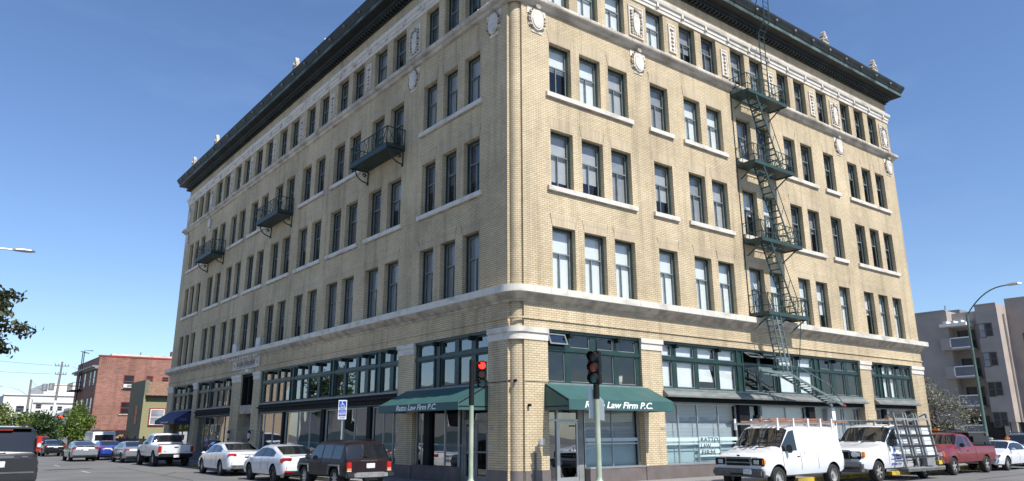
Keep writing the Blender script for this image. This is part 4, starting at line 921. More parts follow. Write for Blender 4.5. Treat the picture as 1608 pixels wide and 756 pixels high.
# ------------------------------------------------------------------ vehicles
def lin(poly, x):
    if x <= poly[0][0]: return poly[0][1]
    for (a, p), (c, q) in zip(poly[:-1], poly[1:]):
        if x <= c: return p+(q-p)*(x-a)/(c-a) if c > a else q
    return poly[-1][1]
def smo(poly, x, w=.09): return sum(lin(poly, x+w*k/3)*(4-abs(k)) for k in range(-3, 4))/16
def vehicle(name, label, cat, loc, rz, S, group):
    root = thing(name, label, cat, loc, rz, group)
    L, Wd, H = S['L'], S['W'], S['H']; pm = S['paint']; cx = L/2
    top, belt = S['top'], S['belt']; e = S.get('round', .12)
    plan = S.get('plan') or [(0, .86), (.06, .925), (.2, .975), (.5, 1), (L-.8, 1), (L-.35, .96), (L-.12, .90), (L, .78)]
    bot = S.get('bot') or [(0, .36), (.25, .25), (L-.5, .24), (L-.1, .27), (L, .32)]
    sw = S.get('side', []); wsx = S['ws']; rwx = S.get('rw')
    xs = set([0, L]+[p[0] for p in top]+[x for s in sw for x in s]+list(wsx)+list(rwx or [])+[p[0] for p in plan])
    k = 0
    while k < L: xs.add(round(k, 3)); k += .14
    xs = sorted(x for x in xs if 0 <= x <= L); xs = [x for i, x in enumerate(xs) if i == 0 or x-xs[i-1] > .012]
    gmax = max(lin(top, x)-lin(belt, x) for x in xs); wr = S.get('wr', .72)*Wd/2
    def section(x):
        w = lin(plan, x)*Wd/2; zb = lin(bot, x); bz = smo(belt, x); T = smo(top, x, S.get('tsm', .07)); g = max(T-bz, .03); T = bz+g
        f = min(1, g/gmax); wb = w*.955; we = wb-(wb-wr*w/(Wd/2))*f; cr = min(.07, g*.3); zm = (zb+bz)/2+.04
        r = [(0, zb), (w*.8, zb), (w*.955, zb+.06), (w*.99, zb+.2), (w, zm), (w*.985, bz-.07), (wb, bz)]
        pe = (we, T-cr)
        r += [(wb+(pe[0]-wb)*.06, bz+(pe[1]-bz)*.06), (wb+(pe[0]-wb)*.88, bz+(pe[1]-bz)*.88), pe, (we*.84, T-cr*.22), (0, T)]
        return r
    secs = [section(x) for x in xs]; nR = 12; ring = 2*nR-2; V = []
    for x, s in zip(xs, secs):
        V += [(x-cx, y, z) for y, z in s]; V += [(x-cx, -y, z) for y, z in reversed(s[1:-1])]
    slots = [pm, BLACK, CGL, CGL, CGL, CGL, S.get('pillar', TRIM), S.get('lower', pm), S.get('bedm', BLACK)]   # 0 body 1 arch 2 screen 3 rear 4 sideL 5 sideR 6 trim 7 lower 8 bed
    Fs = []; MI = []
    for i in range(len(xs)-1):
        xm = (xs[i]+xs[i+1])/2; a = i*ring; c = a+ring; g = min(smo(top, xs[i])-smo(belt, xs[i]), smo(top, xs[i+1])-smo(belt, xs[i+1]))
        for j in range(ring):
            j2 = (j+1) % ring; Fs.append((a+j, c+j, c+j2, a+j2)); jj = j if j < nR-1 else ring-1-j; m = 0
            left = j < nR-1
            if jj == 0: m = 1
            elif jj in (1, 2): m = 7
            elif jj == 7 and g > .05:
                if any(s0 < xm < s1 for s0, s1 in sw): m = 4 if left else 5
                elif sw and min(s[0] for s in sw) < xm < max(s[1] for s in sw): m = 6
            elif jj == 9 and wsx[0] < xm < wsx[1]: m = 2
            elif jj == 10:
                if wsx[0] < xm < wsx[1]: m = 2
                elif rwx and rwx[0] < xm < rwx[1]: m = 3
            elif jj == 9 and rwx and S.get('widerw') and rwx[0] < xm < rwx[1]: m = 3
            MI.append(m)
    Fs.append(tuple(range(ring))); MI.append(0); Fs.append(tuple(reversed(range((len(xs)-1)*ring, len(xs)*ring)))); MI.append(0)
    me = bpy.data.meshes.new('tmp'); me.from_pydata(V, [], Fs); me.update()
    for s in slots: me.materials.append(s)
    me.polygons.foreach_set('material_index', MI)
    bm = bmesh.new(); bm.from_mesh(me); bmesh.ops.recalc_face_normals(bm, faces=bm.faces); bm.to_mesh(me); bm.free()
    o = bpy.data.objects.new('tmp', me); COL.objects.link(o)
    r = S['r']; xr, xf = S['xr']-cx, S['xf']-cx; b = MB()
    for x in (xr, xf):
        for s in (-1, 1):
            ra = r+S.get('gap', .07)
            pr = [(.001, 0), (ra, 0), (ra, .6), (.001, .6)] if s > 0 else [(.001, -.6), (ra, -.6), (ra, 0), (.001, 0)]
            b.lathe(pr, (x, s*(Wd/2-.32), r), 'y', BLACK, 24)
    if S.get('bed'):
        x0, x1, wz, zf = S['bed']; b.box((x0-cx, -wz, zf), (x1-cx, wz, H+1), BLACK)
    cut = b.build('cut'); bm = bmesh.new(); bm.from_mesh(cut.data); bmesh.ops.remove_doubles(bm, verts=bm.verts, dist=1e-4); bmesh.ops.recalc_face_normals(bm, faces=bm.faces); bm.to_mesh(cut.data); bm.free()
    md = o.modifiers.new('b', 'BOOLEAN'); md.object = cut; md.operation = 'DIFFERENCE'; md.solver = 'EXACT'
    bpy.context.view_layer.update()
    res = bpy.data.meshes.new_from_object(o.evaluated_get(bpy.context.evaluated_depsgraph_get()))
    mlist = list(res.materials); bpy.data.objects.remove(o); bpy.data.objects.remove(cut)
    parts = {}; vs = [v.co.copy() for v in res.vertices]
    for p in res.polygons:
        mi = p.material_index; key = {2: 'windscreen', 3: 'rear_window', 4: 'side_window', 5: 'side_window'}.get(mi, 'body')
        if mi >= len(slots): mi = 1
        parts.setdefault((key, mi if key != 'body' else 0), []).append(([vs[q] for q in p.vertices], slots[mi], tuple(p.vertices)))
    for (key, _), fl in parts.items():
        bb = MB(); mp = {}
        for pts_, mt, idx in fl:
            fi = []
            for q, pt in zip(idx, pts_):
                if q not in mp: mp[q] = len(bb.v); bb.v.append(tuple(pt))
                fi.append(mp[q])
            bb.f.append(tuple(fi)); bb.mi.append(bb.m(mt))
        bb.build(key, root, smooth=32)
    # wheels
    for x in (xr, xf):
        for s in (-1, 1):
            y = s*(Wd/2-.13); tw = S.get('tw', .21); b = MB()
            b.lathe([(r*.62, -tw/2), (r*.93, -tw/2), (r, -tw*.32), (r, tw*.32), (r*.93, tw/2), (r*.62, tw/2), (r*.62, -tw/2)], (x, y, r), 'y', RUB, 26); w = b.build('wheel', root, smooth=40)
            b = MB(); rr_ = r*.64; rm = S.get('rim', RIM); d = s*tw*.42
            b.lathe([(rr_, d), (rr_*.9, d*.98), (rr_*.86, d*.5), (.05, d*.45)] if s > 0 else [(.05, d*.45), (rr_*.86, d*.5), (rr_*.9, d*.98), (rr_, d)], (x, y, r), 'y', TRIM if S.get('spk', 5) else rm, 22)
            for q in range(S.get('spk', 5)):
                a = 2*math.pi*q/S.get('spk', 5)+.3; b.bar((x, y+d*.8, r), (x+math.cos(a)*rr_*.93, y+d*.86, r+math.sin(a)*rr_*.93), rr_*S.get('spw', .34), rm, .02, up=(0, 1, 0))
            b.lathe([(rr_*1.0, d*1.02), (rr_*.88, d*1.04)], (x, y, r), 'y', rm, 22)
            hb = [(rr_*.30, d*.5), (rr_*.28, d*1.05), (.001, d*1.1)]; b.lathe(hb, (x, y, r), 'y', rm, 12)
            b.build('rim', w, smooth=40)
    def P(part, mt, c, sz, bev=.02, mirror=False, rot=None):
        for s in ((1, -1) if mirror else (1,)):
            bm = bmesh.new(); bmesh.ops.create_cube(bm, size=1)
            for v in bm.verts: v.co = Vector((v.co.x*sz[0], v.co.y*sz[1], v.co.z*sz[2]))
            if bev: bmesh.ops.bevel(bm, geom=bm.edges[:], offset=min(bev, min(sz)*.45), segments=2, affect='EDGES')
            mm = bpy.data.meshes.new(part); bm.to_mesh(mm); bm.free(); mm.materials.append(mt)
            ob = bpy.data.objects.new(part, mm); COL.objects.link(ob); ob.parent = root; ob.location = (c[0]-cx, c[1]*s, c[2])
            if rot: ob.rotation_euler = (rot[0]*s, rot[1], rot[2]*s)
            mm.polygons.foreach_set('use_smooth', [True]*len(mm.polygons)); mm.set_sharp_from_angle(angle=R_(35))
    hw = Wd/2
    for q in S.get('extra', []): P(*q[:4], **(q[4] if len(q) > 4 else {}))
    # seams, handles, mirrors
    for x in S.get('seams', []):
        b = MB(); sc = section(x); z0 = S.get('seamz', .38)
        for s in (-1, 1):
            pts_ = [q for q in sc[3:7]]
            for (y0, za), (y1, zb_) in zip(pts_[:-1], pts_[1:]): b.face([(x-cx, s*(y0+.003), za), (x-cx+.02, s*(y0+.003), za), (x-cx+.02, s*(y1+.003), zb_), (x-cx, s*(y1+.003), zb_)], BLACK)
        b.build('door_seam', root)
    for x in S.get('handles', []): P('door_handle', S.get('hm', pm), (x, hw*.985, lin(belt, x)-.14), (.17, .05, .035), .012, True)
    if S.get('mirror'):
        x, z, sz = S['mirror']; P('wing_mirror', S.get('mm', TRIM), (x, hw+.09, z), sz, .04, True)
    return root
def sedan(L, W, H, rear0=.55, rear1=1.75, rt=2.35, wt=2.75, cowl=3.7, trunkz=1.04, fr=.62, hood=.93):
    top = [(0, trunkz-.30), (.03, trunkz-.12), (.12, trunkz-.02), (rear0, trunkz+.02), (rear0+.12, trunkz+.05), (rear1, H-.05), (rt, H), (wt, H-.03), (cowl, hood+.08), (cowl+.15, hood+.03), (L-.45, hood-.11), (L-.1, fr+.08), (L, fr-.06)]
    belt = [(0, trunkz-.32), (.1, trunkz-.09), (rear0, trunkz-.04), (rear1, trunkz-.07), (cowl, hood-.01), (L-.45, hood-.16), (L, fr-.1)]
    return top, belt
G1 = 'cars parked along the shaded kerb'; G2 = 'vehicles parked along the sunny kerb'; G3 = 'cars on the left street'
HB = R_(90)
# --- left street (all seen from behind, pointing along +y)
t, bl = sedan(4.75, 1.82, 1.44, .32, 1.6, 2.25, 2.75, 3.65, 1.02)
vehicle('sedan_car', 'glossy white fastback sedan with hooked tail lamps just behind the maroon wagon', 'car', (-3.17, 11.75, ZG), HB, dict(
    L=4.75, W=1.82, H=1.44, paint=PW, top=t, belt=bl, side=[(1.0, 1.35), (1.42, 2.22), (2.32, 3.3)], ws=(2.78, 3.62), rw=(.45, 1.55), r=.33, xr=.95, xf=3.65, seams=[1.5, 2.27, 3.35], handles=[1.62, 2.6], mirror=(3.25, .95, (.2, .16, .13)), mm=PW, rim=RIMD, spk=10, spw=.14,
    extra=[('tail_lamp', RED, (.10, .68, .90), (.22, .36, .10), dict(mirror=True, rot=(0, 0, -.18))), ('tail_lamp', RED, (.22, .86, .84), (.34, .06, .17), dict(mirror=True, rot=(0, 0, -.1))), ('rear_bumper', PW, (.07, 0, .55), (.26, 1.62, .34), dict(bev=.09)), ('diffuser', BLACK, (.07, 0, .34), (.26, 1.5, .15), dict(bev=.04)), ('reflector', RED, (-.03, .64, .43), (.08, .34, .09), dict(mirror=True, bev=.03)), ('license_plate', PLATE, (.0, 0, .82), (.03, .32, .16), dict(bev=.005)), ('spoiler', BLACK, (.18, 0, .995), (.1, 1.1, .03))]), G1)
t, bl = sedan(4.87, 1.85, 1.48, .62, 1.72, 2.4, 2.9, 3.8, 1.08)
vehicle('sedan_car', 'white notchback sedan parked between the fastback and the white pickup', 'car', (-3.15, 18.3, ZG), HB, dict(
    L=4.87, W=1.85, H=1.48, paint=PW, top=t, belt=bl, side=[(1.15, 1.5), (1.57, 2.38), (2.48, 3.42)], ws=(2.95, 3.76), rw=(.72, 1.68), r=.34, xr=1.08, xf=3.93, seams=[1.65, 2.43, 3.45], handles=[1.78, 2.72], mirror=(3.4, .98, (.2, .16, .13)), mm=PW, rim=RIM, spk=10, spw=.2,
    extra=[('tail_lamp', RED, (.08, .70, .93), (.16, .40, .13), dict(mirror=True, rot=(0, 0, -.25), bev=.04)), ('rear_bumper', PW, (.06, 0, .56), (.24, 1.64, .36), dict(bev=.1)), ('diffuser', GTRIM, (.05, 0, .36), (.22, 1.3, .12), dict(bev=.03)), ('reflector', RED, (-.06, .66, .47), (.04, .26, .03), dict(mirror=True, bev=.01)), ('license_plate', PLATE, (.03, 0, .86), (.06, .31, .15), dict(bev=.005)), ('chrome_strip', CHROME, (.055, 0, .955), (.05, .7, .02), dict(bev=.005))]), G1)
jt = [(0, .93), (.05, 1.0), (.10, 1.04), (.34, 1.53), (.5, 1.59), (1.5, 1.615), (2.5, 1.60), (2.62, 1.56), (3.12, 1.10), (3.25, 1.06), (4.05, 1.0), (4.2, .93), (4.24, .7)]
vehicle('jeep_wagon', 'boxy dark maroon four by four wagon with grey bumper and square tail lamps', 'car', (-3.20, 6.0, ZG), HB, dict(
    L=4.24, W=1.74, H=1.61, paint=PMAR, top=jt, belt=[(0, .90), (.1, 1.0), (3.1, 1.0), (4.05, .93), (4.24, .66)], side=[(.5, 1.18), (1.26, 1.95), (2.06, 2.98)], ws=(2.64, 3.10), rw=(.11, .33), wr=.80, widerw=True, r=.365, xr=.9, xf=3.42, gap=.1, seams=[1.22, 2.0, 3.0], handles=[1.35, 2.2], mirror=(2.86, 1.08, (.12, .2, .17)), rim=RIM, spk=8, spw=.3, bot=[(0, .48), (.3, .42), (3.8, .40), (4.24, .45)], lower=TRIM, tsm=.03, plan=[(0, .94), (.06, .97), (.2, 1), (3.9, 1), (4.1, .97), (4.24, .88)],
    extra=[('tail_lamp', RED, (.03, .74, .83), (.12, .17, .21), dict(mirror=True)), ('reverse_lamp', AMB, (.012, .74, .71), (.10, .155, .06), dict(mirror=True, bev=.008)), ('reverse_lamp', HEAD, (.012, .74, .655), (.10, .155, .05), dict(mirror=True, bev=.008)), ('rear_bumper', GREY, (-.08, 0, .52), (.16, 1.05, .17), dict(bev=.02)), ('bumper_end', TRIM, (-.05, .70, .52), (.2, .36, .18), dict(mirror=True, bev=.04)), ('bumper_pad', GREY, (-.16, .52, .52), (.04, .2, .14), dict(mirror=True)), ('license_plate', PLATE, (.0, -.05, .81), (.03, .31, .16), dict(bev=.005)), ('plate_recess', BLACK, (.025, -.05, .80), (.03, .56, .24), dict(bev=.01)), ('tailgate_trim', GTRIM, (.045, 0, .96), (.05, .62, .05), dict(bev=.01)), ('rear_wiper', BLACK, (.10, .10, 1.10), (.02, .36, .025), dict(bev=.005, rot=(.35, 0, 0))), ('fender_flare', GREY, (3.42, .85, .80), (.86, .10, .06), dict(mirror=True)), ('fender_flare', GREY, (.9, .85, .82), (.86, .10, .06), dict(mirror=True)), ('fender_flare', GREY, (3.0, .85, .66), (.07, .09, .3), dict(mirror=True, rot=(0, .35, 0))), ('fender_flare', GREY, (.47, .85, .66), (.07, .09, .3), dict(mirror=True, rot=(0, .35, 0))), ('fender_flare', GREY, (1.33, .85, .66), (.07, .09, .3), dict(mirror=True, rot=(0, -.35, 0))), ('fender_flare', GREY, (3.85, .85, .66), (.07, .09, .3), dict(mirror=True, rot=(0, -.35, 0))), ('roof_rail', TRIM, (1.5, .56, 1.63), (1.7, .04, .05), dict(mirror=True)), ('trailer_hitch', BLACK, (-.1, 0, .38), (.2, .5, .1))]), G1)
vehicle('pickup_truck', 'tall white pickup truck with its tailgate half in sun', 'pickup', (-3.0, 31.55, ZG), HB, dict(
    L=5.75, W=2.0, H=1.93, paint=PW, top=[(0, 1.22), (.05, 1.25), (2.0, 1.27), (2.06, 1.30), (2.22, 1.72), (2.45, 1.90), (3.3, 1.93), (3.5, 1.89), (4.2, 1.38), (4.35, 1.34), (5.5, 1.2), (5.7, 1.05), (5.75, .8)], belt=[(0, 1.18), (2.0, 1.22), (4.2, 1.25), (5.5, 1.08), (5.75, .78)], side=[(2.4, 2.95), (3.05, 3.98)], ws=(3.55, 4.15), rw=(2.09, 2.32), widerw=True, wr=.72, r=.43, tw=.28, xr=1.15, xf=4.75, gap=.10, seams=[2.02, 3.0, 4.05], handles=[3.15], hm=TRIM, mirror=(3.95, 1.35, (.12, .26, .26)), rim=RIM, spk=6, bot=[(0, .62), (.3, .55), (5.3, .52), (5.75, .6)], bed=(.10, 1.97, .80, .75), tsm=.03, plan=[(0, .96), (.06, .98), (.2, 1), (5.3, 1), (5.6, .95), (5.75, .85)],
    extra=[('tail_lamp', RED, (.04, .90, .99), (.14, .16, .36), dict(mirror=True)), ('rear_bumper', BLACK, (-.09, 0, .64), (.2, 1.86, .22), dict(bev=.04)), ('license_plate', PLATE, (-.20, .0, .60), (.02, .31, .16), dict(bev=.005)), ('tailgate_handle', BLACK, (-.01, 0, 1.10), (.04, .24, .06)), ('tailgate_seam', BLACK, (-.005, .80, .98), (.02, .012, .44), dict(mirror=True, bev=.002)), ('badge', GREY, (-.003, .6, .86), (.02, .16, .03), dict(bev=.005)), ('badge', GREY, (-.003, -.62, .86), (.02, .16, .03), dict(bev=.005)), ('axle', BLACK, (1.15, 0, .45), (.2, 1.6, .2))]), G1)
t, bl = sedan(4.7, 1.8, 1.40, .5, 1.6, 2.2, 2.7, 3.6, 1.0)
base = dict(L=4.7, W=1.8, H=1.4, top=t, belt=bl, side=[(1.0, 1.4), (1.47, 2.25), (2.35, 3.25)], ws=(2.75, 3.56), rw=(.6, 1.56), r=.32, xr=1.0, xf=3.68, seams=[1.55, 2.3], handles=[1.65], mirror=(3.2, .92, (.18, .15, .12)), rim=RIM, spk=6)
def tails(zl=.88, w=.34, pmat=None, z2=.13): return [('tail_lamp', RED, (.07, .70, zl), (.12, w, z2), dict(mirror=True, rot=(0, 0, -.15), bev=.03)), ('rear_bumper', pmat, (.04, 0, .52), (.22, 1.6, .3), dict(bev=.08)), ('license_plate', PLATE, (-.0, 0, .80), (.05, .32, .16), dict(bev=.005)), ('diffuser', BLACK, (.05, 0, .33), (.2, 1.4, .1))]
vehicle('sedan_car', 'dull silver sedan with a damaged dark corner parked ahead of the white pickup', 'car', (-3.3, 38.9, ZG), HB, dict(base, paint=PSIL, extra=tails(.84, .3, PSIL)+[('tow_bar', BLACK, (-.06, -.6, .75), (.25, .5, .3), dict(bev=.1))]), G1)
vehicle('sedan_car', 'bright blue sedan parked ahead of the silver ones', 'car', (-3.55, 46.0, ZG), HB, dict(base, paint=PBLU, extra=tails(.9, .36, PBLU)), G1)
t2 = [(0, .72), (.04, .95), (.12, 1.05), (.2, 1.09), (1.6, 1.36), (2.1, 1.40), (2.6, 1.37), (3.5, .98), (3.65, .94), (4.3, .8), (4.5, .6)]
vehicle('hatchback_car', 'silver teardrop hatchback driving down the middle of the left street', 'car', (-5.55, 44.5, ZG), HB, dict(
    L=4.5, W=1.74, H=1.4, paint=PSIL, top=t2, belt=[(0, .7), (.15, .92), (3.5, .88), (4.5, .56)], side=[(.9, 1.4), (1.5, 2.2), (2.3, 3.2)], ws=(2.65, 3.46), rw=(.22, 1.5), widerw=False, r=.31, xr=.9, xf=3.5, rim=RIMD, spk=5, mirror=(3.1, .95, (.18, .15, .12)), extra=tails(.93, .30, PSIL)+[('rear_glass', CGL, (.10, 0, .99), (.05, 1.1, .1), dict(bev=.01))]), G3)
vehicle('sedan_car', 'small black sedan with lit red tail lamps far down the left street', 'car', (-5.35, 60.4, ZG), HB, dict(base, paint=PBK, extra=tails(.9, .3, PBK)), G3)
vt = [(0, 1.0), (.05, 1.1), (.30, 1.6), (.5, 1.68), (2.6, 1.7), (2.8, 1.65), (3.5, 1.1), (4.3, .95), (4.45, .6)]
vehicle('suv_car', 'red suv half hidden behind the small black sedan', 'car', (-5.75, 67, ZG), HB, dict(L=4.45, W=1.85, H=1.7, paint=PRD2, top=vt, belt=[(0, .98), (3.5, 1.0), (4.45, .58)], side=[(.5, 1.2), (1.3, 2.0), (2.1, 3.1)], ws=(2.85, 3.45), rw=(.1, .32), widerw=True, r=.35, xr=.85, xf=3.5, extra=tails(1.0, .2, PRD2, .3)), G3)
fv = [(0, 1.15), (.04, 1.25), (.14, 1.95), (.3, 2.07), (3.5, 2.11), (3.9, 2.03), (4.55, 1.34), (4.7, 1.28), (5.25, 1.16), (5.42, 1.05), (5.5, .75)]
fbelt = [(0, 1.12), (4.5, 1.18), (5.25, 1.02), (5.5, .72)]
vehicle('cargo_van', 'plain white van parked behind the blue sedan near the fence', 'van', (-2.6, 55.5, ZG), HB, dict(L=5.5, W=2.0, H=2.1, paint=PWV, top=fv, belt=fbelt, side=[(3.5, 4.35)], ws=(3.95, 4.5), rw=(.05, .13), wr=.86, r=.36, xr=1.05, xf=4.6, extra=[('tail_lamp', RED, (.03, .9, 1.0), (.1, .12, .4), dict(mirror=True)), ('rear_bumper', TRIM, (-.05, 0, .5), (.2, 1.8, .2)), ('roof_rack', TRIM, (1.6, 0, 2.17), (2.6, 1.5, .06))]), G1)
et = [(0, 1.18), (.05, 1.28), (.10, 1.32), (.33, 1.98), (.55, 2.09), (1.6, 2.13), (3.2, 2.11), (3.45, 2.05), (4.2, 1.36), (4.4, 1.3), (5.1, 1.2), (5.3, 1.0), (5.35, .8)]
vehicle('suv_car', 'large black suv cut by the left edge of the photo', 'car', (-13.42, 9.65, ZG), HB, dict(
    L=5.35, W=2.06, H=2.13, paint=PBK, top=et, belt=[(0, 1.14), (4.2, 1.24), (5.35, .76)], side=[(.6, 1.6), (1.7, 2.7), (2.8, 3.9)], ws=(3.5, 4.15), rw=(.12, .33), widerw=True, wr=.80, r=.40, xr=1.1, xf=4.15, tsm=.04, seams=[1.65, 2.75], handles=[1.8, 2.9], plan=[(0, .95), (.06, .97), (.2, 1), (4.9, 1), (5.2, .95), (5.35, .85)],
    extra=[('tail_lamp', RED, (.14, .935, 1.60), (.22, .12, .46), dict(mirror=True)), ('reverse_lamp', HEAD, (.015, .94, 1.56), (.08, .1, .13), dict(mirror=True)), ('rear_bumper', PBK, (-.02, 0, .68), (.3, 1.98, .3), dict(bev=.07)), ('bumper_strip', GTRIM, (-.10, 0, .80), (.18, 1.8, .06)), ('license_plate', PLATE, (-.005, 0, 1.04), (.04, .32, .17), dict(bev=.005)), ('chrome_bar', CHROME, (-.015, .0, 1.24), (.05, .72, .07)), ('badge', CHROME, (.0, -.62, 1.24), (.03, .16, .04), dict(bev=.01)), ('badge', CHROME, (.0, .62, 1.24), (.03, .2, .04), dict(bev=.01)), ('spoiler', PBK, (.36, 0, 2.06), (.3, 1.5, .05)), ('brake_lamp', RED, (.25, 0, 2.0), (.05, .5, .035), dict(bev=.01)), ('rear_wiper', BLACK, (.1, .1, 1.36), (.02, .5, .03), dict(bev=.005)), ('roof_rail', TRIM, (1.9, .72, 2.16), (2.2, .05, .05), dict(mirror=True))]), G3)

# --- right street (fronts to the left, pointing along -x)
HR = R_(180)
vehicle('cargo_van', 'white work van with dark bumper and orange ladders on its roof rack', 'van', (8.83, -3.90, ZG), HR, dict(
    L=4.95, W=2.0, H=2.1, paint=PWV, top=[(0, 1.15), (.04, 1.25), (.14, 1.93), (.3, 2.05), (2.8, 2.10), (3.25, 2.03), (3.95, 1.36), (4.1, 1.29), (4.75, 1.14), (4.87, 1.05), (4.95, .85)], belt=[(0, 1.12), (3.9, 1.20), (4.7, 1.04), (4.95, .8)], side=[(2.95, 3.82)], ws=(3.3, 3.92), rw=(.05, .13), wr=.84, r=.37, tw=.24, xr=.82, xf=4.15, gap=.09, seams=[1.75, 2.8, 3.85], handles=[2.95], hm=BLACK, mirror=(3.6, 1.30, (.14, .2, .26)), rim=RIMG, spk=0, bot=[(0, .52), (.3, .42), (4.6, .40), (4.95, .5)], plan=[(0, .95), (.06, .98), (.2, 1), (4.0, 1), (4.6, .965), (4.85, .93), (4.95, .88)], tsm=.05,
    extra=[('grille', GREY, (4.945, 0, .90), (.06, 1.05, .28), dict(bev=.03)), ('grille_opening', BLACK, (4.975, 0, .945), (.03, .92, .10), dict(bev=.03)), ('grille_opening', BLACK, (4.975, 0, .82), (.03, .92, .08), dict(bev=.03)), ('headlamp', HEAD, (4.920, .70, .90), (.12, .22, .17), dict(mirror=True)), ('lamp_surround', BLACK, (4.905, .72, .90), (.11, .42, .25), dict(mirror=True)), ('turn_signal', AMB, (4.870, .90, .90), (.16, .14, .22), dict(mirror=True, bev=.04)), ('front_bumper', GTRIM, (4.980, 0, .56), (.22, 1.98, .26), dict(bev=.06)), ('bumper_slot', BLACK, (5.090, .1, .52), (.02, .7, .05), dict(bev=.01)), ('license_plate', PLATE, (5.100, .42, .60), (.015, .31, .16), dict(bev=.005)), ('hood_seam', BLACK, (4.950, 0, 1.045), (.04, 1.5, .012), dict(bev=.003)), ('badge', BLACK, (4.930, 0, 1.095), (.05, .14, .05), dict(bev=.02)), ('side_trim', BLACK, (2.6, 1.0, 1.16), (.012, .012, .1), dict(bev=.003)), ('front_wiper', BLACK, (4.0, .35, 1.36), (.03, .6, .03), dict(bev=.005, rot=(.1, 0, 0))), ('front_wiper', BLACK, (4.0, -.35, 1.36), (.03, .6, .03), dict(bev=.005, rot=(.1, 0, 0)))]), G2)
def on(v, X): return X
# ladders carried on the roof
lr = thing('roof_rack', 'white upright roof rack standing on the ladder van', 'roof rack', (8.95, -3.90, ZG+2.07))
b = MB()
for x in (-1.45, -.5, .4, 1.2, 1.95):
    b.bar((x, -.85, .06), (x, .85, .06), .05, WHITE)
    for y in (-.85, .85): b.hexa([(x-.05, y-.02, -.16), (x+.05, y-.02, -.16), (x+.05, y+.02, -.16), (x-.05, y+.02, -.16), (x-.03, y-.02, .23), (x+.03, y-.02, .23), (x+.03, y+.02, .23), (x-.03, y+.02, .23)], WHITE)
for y in (-.85, .85): b.bar((-1.45, y, .04), (1.95, y, .04), .035, GREY)
b.build('rack_bars', lr)
def ladder(label, loc, L, w, mt, tilt=0):
    o = thing('extension_ladder', label, 'ladder', loc, R_(180+tilt), 'ladders on the van roof'); b = MB()
    for y in (-w/2, w/2): b.box((-L/2, y-.018, -.03), (L/2, y+.018, .03), mt)
    b.build('stile', o); b = MB()
    n = int(L/.3)
    for k in range(n): x = -L/2+.15+k*.3; b.tube([(x, -w/2, 0), (x, w/2, 0)], .018, ALU, 6)
    b.build('rung', o)
ladder('long orange ladder lying nearest the street on the van roof rack', (9.75, -4.45, ZG+2.19), 5.2, .42, LADD, 2); ladder('orange ladder behind the long one on the van roof rack', (9.3, -3.75, ZG+2.19), 4.2, .42, LADD, -1); ladder('short orange ladder stacked on top of the van roof ladders', (9.0, -4.35, ZG+2.27), 3.4, .40, LADD, 1)
vehicle('cargo_van', 'white long nosed van with chrome bumper and a glass rack on its side', 'van', (15.55, -3.88, ZG), HR, dict(
    L=6.0, W=2.03, H=2.12, paint=PWV, top=[(0, 1.15), (.04, 1.25), (.12, 1.98), (.3, 2.09), (3.0, 2.13), (3.35, 2.06), (4.15, 1.44), (4.3, 1.38), (5.55, 1.24), (5.85, 1.14), (6.0, .85)], belt=[(0, 1.15), (4.2, 1.28), (5.55, 1.14), (6.0, .8)], side=[(3.05, 3.95)], ws=(3.4, 4.1), rw=(.05, .11), wr=.86, r=.385, tw=.25, xr=1.15, xf=4.85, gap=.09, seams=[2.9, 4.0], handles=[3.05], hm=BLACK, mirror=(3.85, 1.42, (.16, .22, .28)), rim=RIMG, spk=6, spw=.28, bot=[(0, .52), (.3, .42), (5.6, .42), (6.0, .5)], plan=[(0, .95), (.06, .98), (.2, 1), (5.3, 1), (5.75, .96), (5.92, .92), (6.0, .86)],
    extra=[('grille_surround', BLACK, (5.985, 0, .98), (.06, 1.9, .30), dict(bev=.03)), ('grille', CHROME, (6.0, 0, .98), (.08, 1.1, .38), dict(bev=.03)), ('grille_opening', BLACK, (6.035, 0, .98), (.04, .34, .29), dict(bev=.02)), ('grille_opening', BLACK, (6.035, .38, .98), (.04, .26, .29), dict(mirror=True, bev=.02)), ('headlamp', HEAD, (5.955, .76, 1.02), (.22, .36, .21), dict(mirror=True, rot=(0, 0, .25), bev=.04)), ('turn_signal', AMB, (5.80, .955, 1.02), (.18, .09, .19), dict(mirror=True, rot=(0, 0, .2))), ('front_bumper', CHROME, (5.99, 0, .60), (.28, 1.96, .30), dict(bev=.07)), ('bumper_opening', BLACK, (6.12, 0, .60), (.04, .7, .16)), ('bumper_valance', GTRIM, (5.95, 0, .44), (.25, 1.9, .12)), ('front_wiper', BLACK, (4.2, .35, 1.46), (.03, .6, .03), dict(bev=.005)), ('front_wiper', BLACK, (4.2, -.35, 1.46), (.03, .6, .03), dict(bev=.005))]), G2)
NV = [o for o in COL.objects if o.name.startswith('cargo_van') and abs(o.location.x-15.55) < .01][0]
# door lettering (van left side faces -y): local x forward = -world x
Mt = lambda x, z: Matrix(((-1, 0, 0, x), (0, 0, 1, 1.017), (0, 1, 0, z), (0, 0, 0, 1)))
text_obj('door_lettering', 'Mils Glass', .15, Mt(.48, .95), BLUE, NV, width=.62); text_obj('door_lettering', 'COMMERCIAL & RESIDENTIAL', .06, Mt(.48, .80), BLUE, NV, width=.8); text_obj('door_lettering', '(510) 451-7131', .11, Mt(.48, .62), BLUE, NV, width=.78)
b = MB(); b.face([(.48+p[0], 1.016, 1.15+p[1]) for p in ((-.06, -.03), (-.04, .03), (0, .14), (.04, .03), (.06, -.03), (.03, -.08), (-.03, -.08))], BLUE); b.build('door_emblem', NV)
gr = thing('glass_rack', 'grey steel glass carrying rack leaning along the long nosed van', 'glass rack', (16.45, -5.0, ZG))
b = MB(); x0, x1 = -1.45, 1.35
def rp_(x, t): return (x, -.30+.26*t, .42+2.0*t)
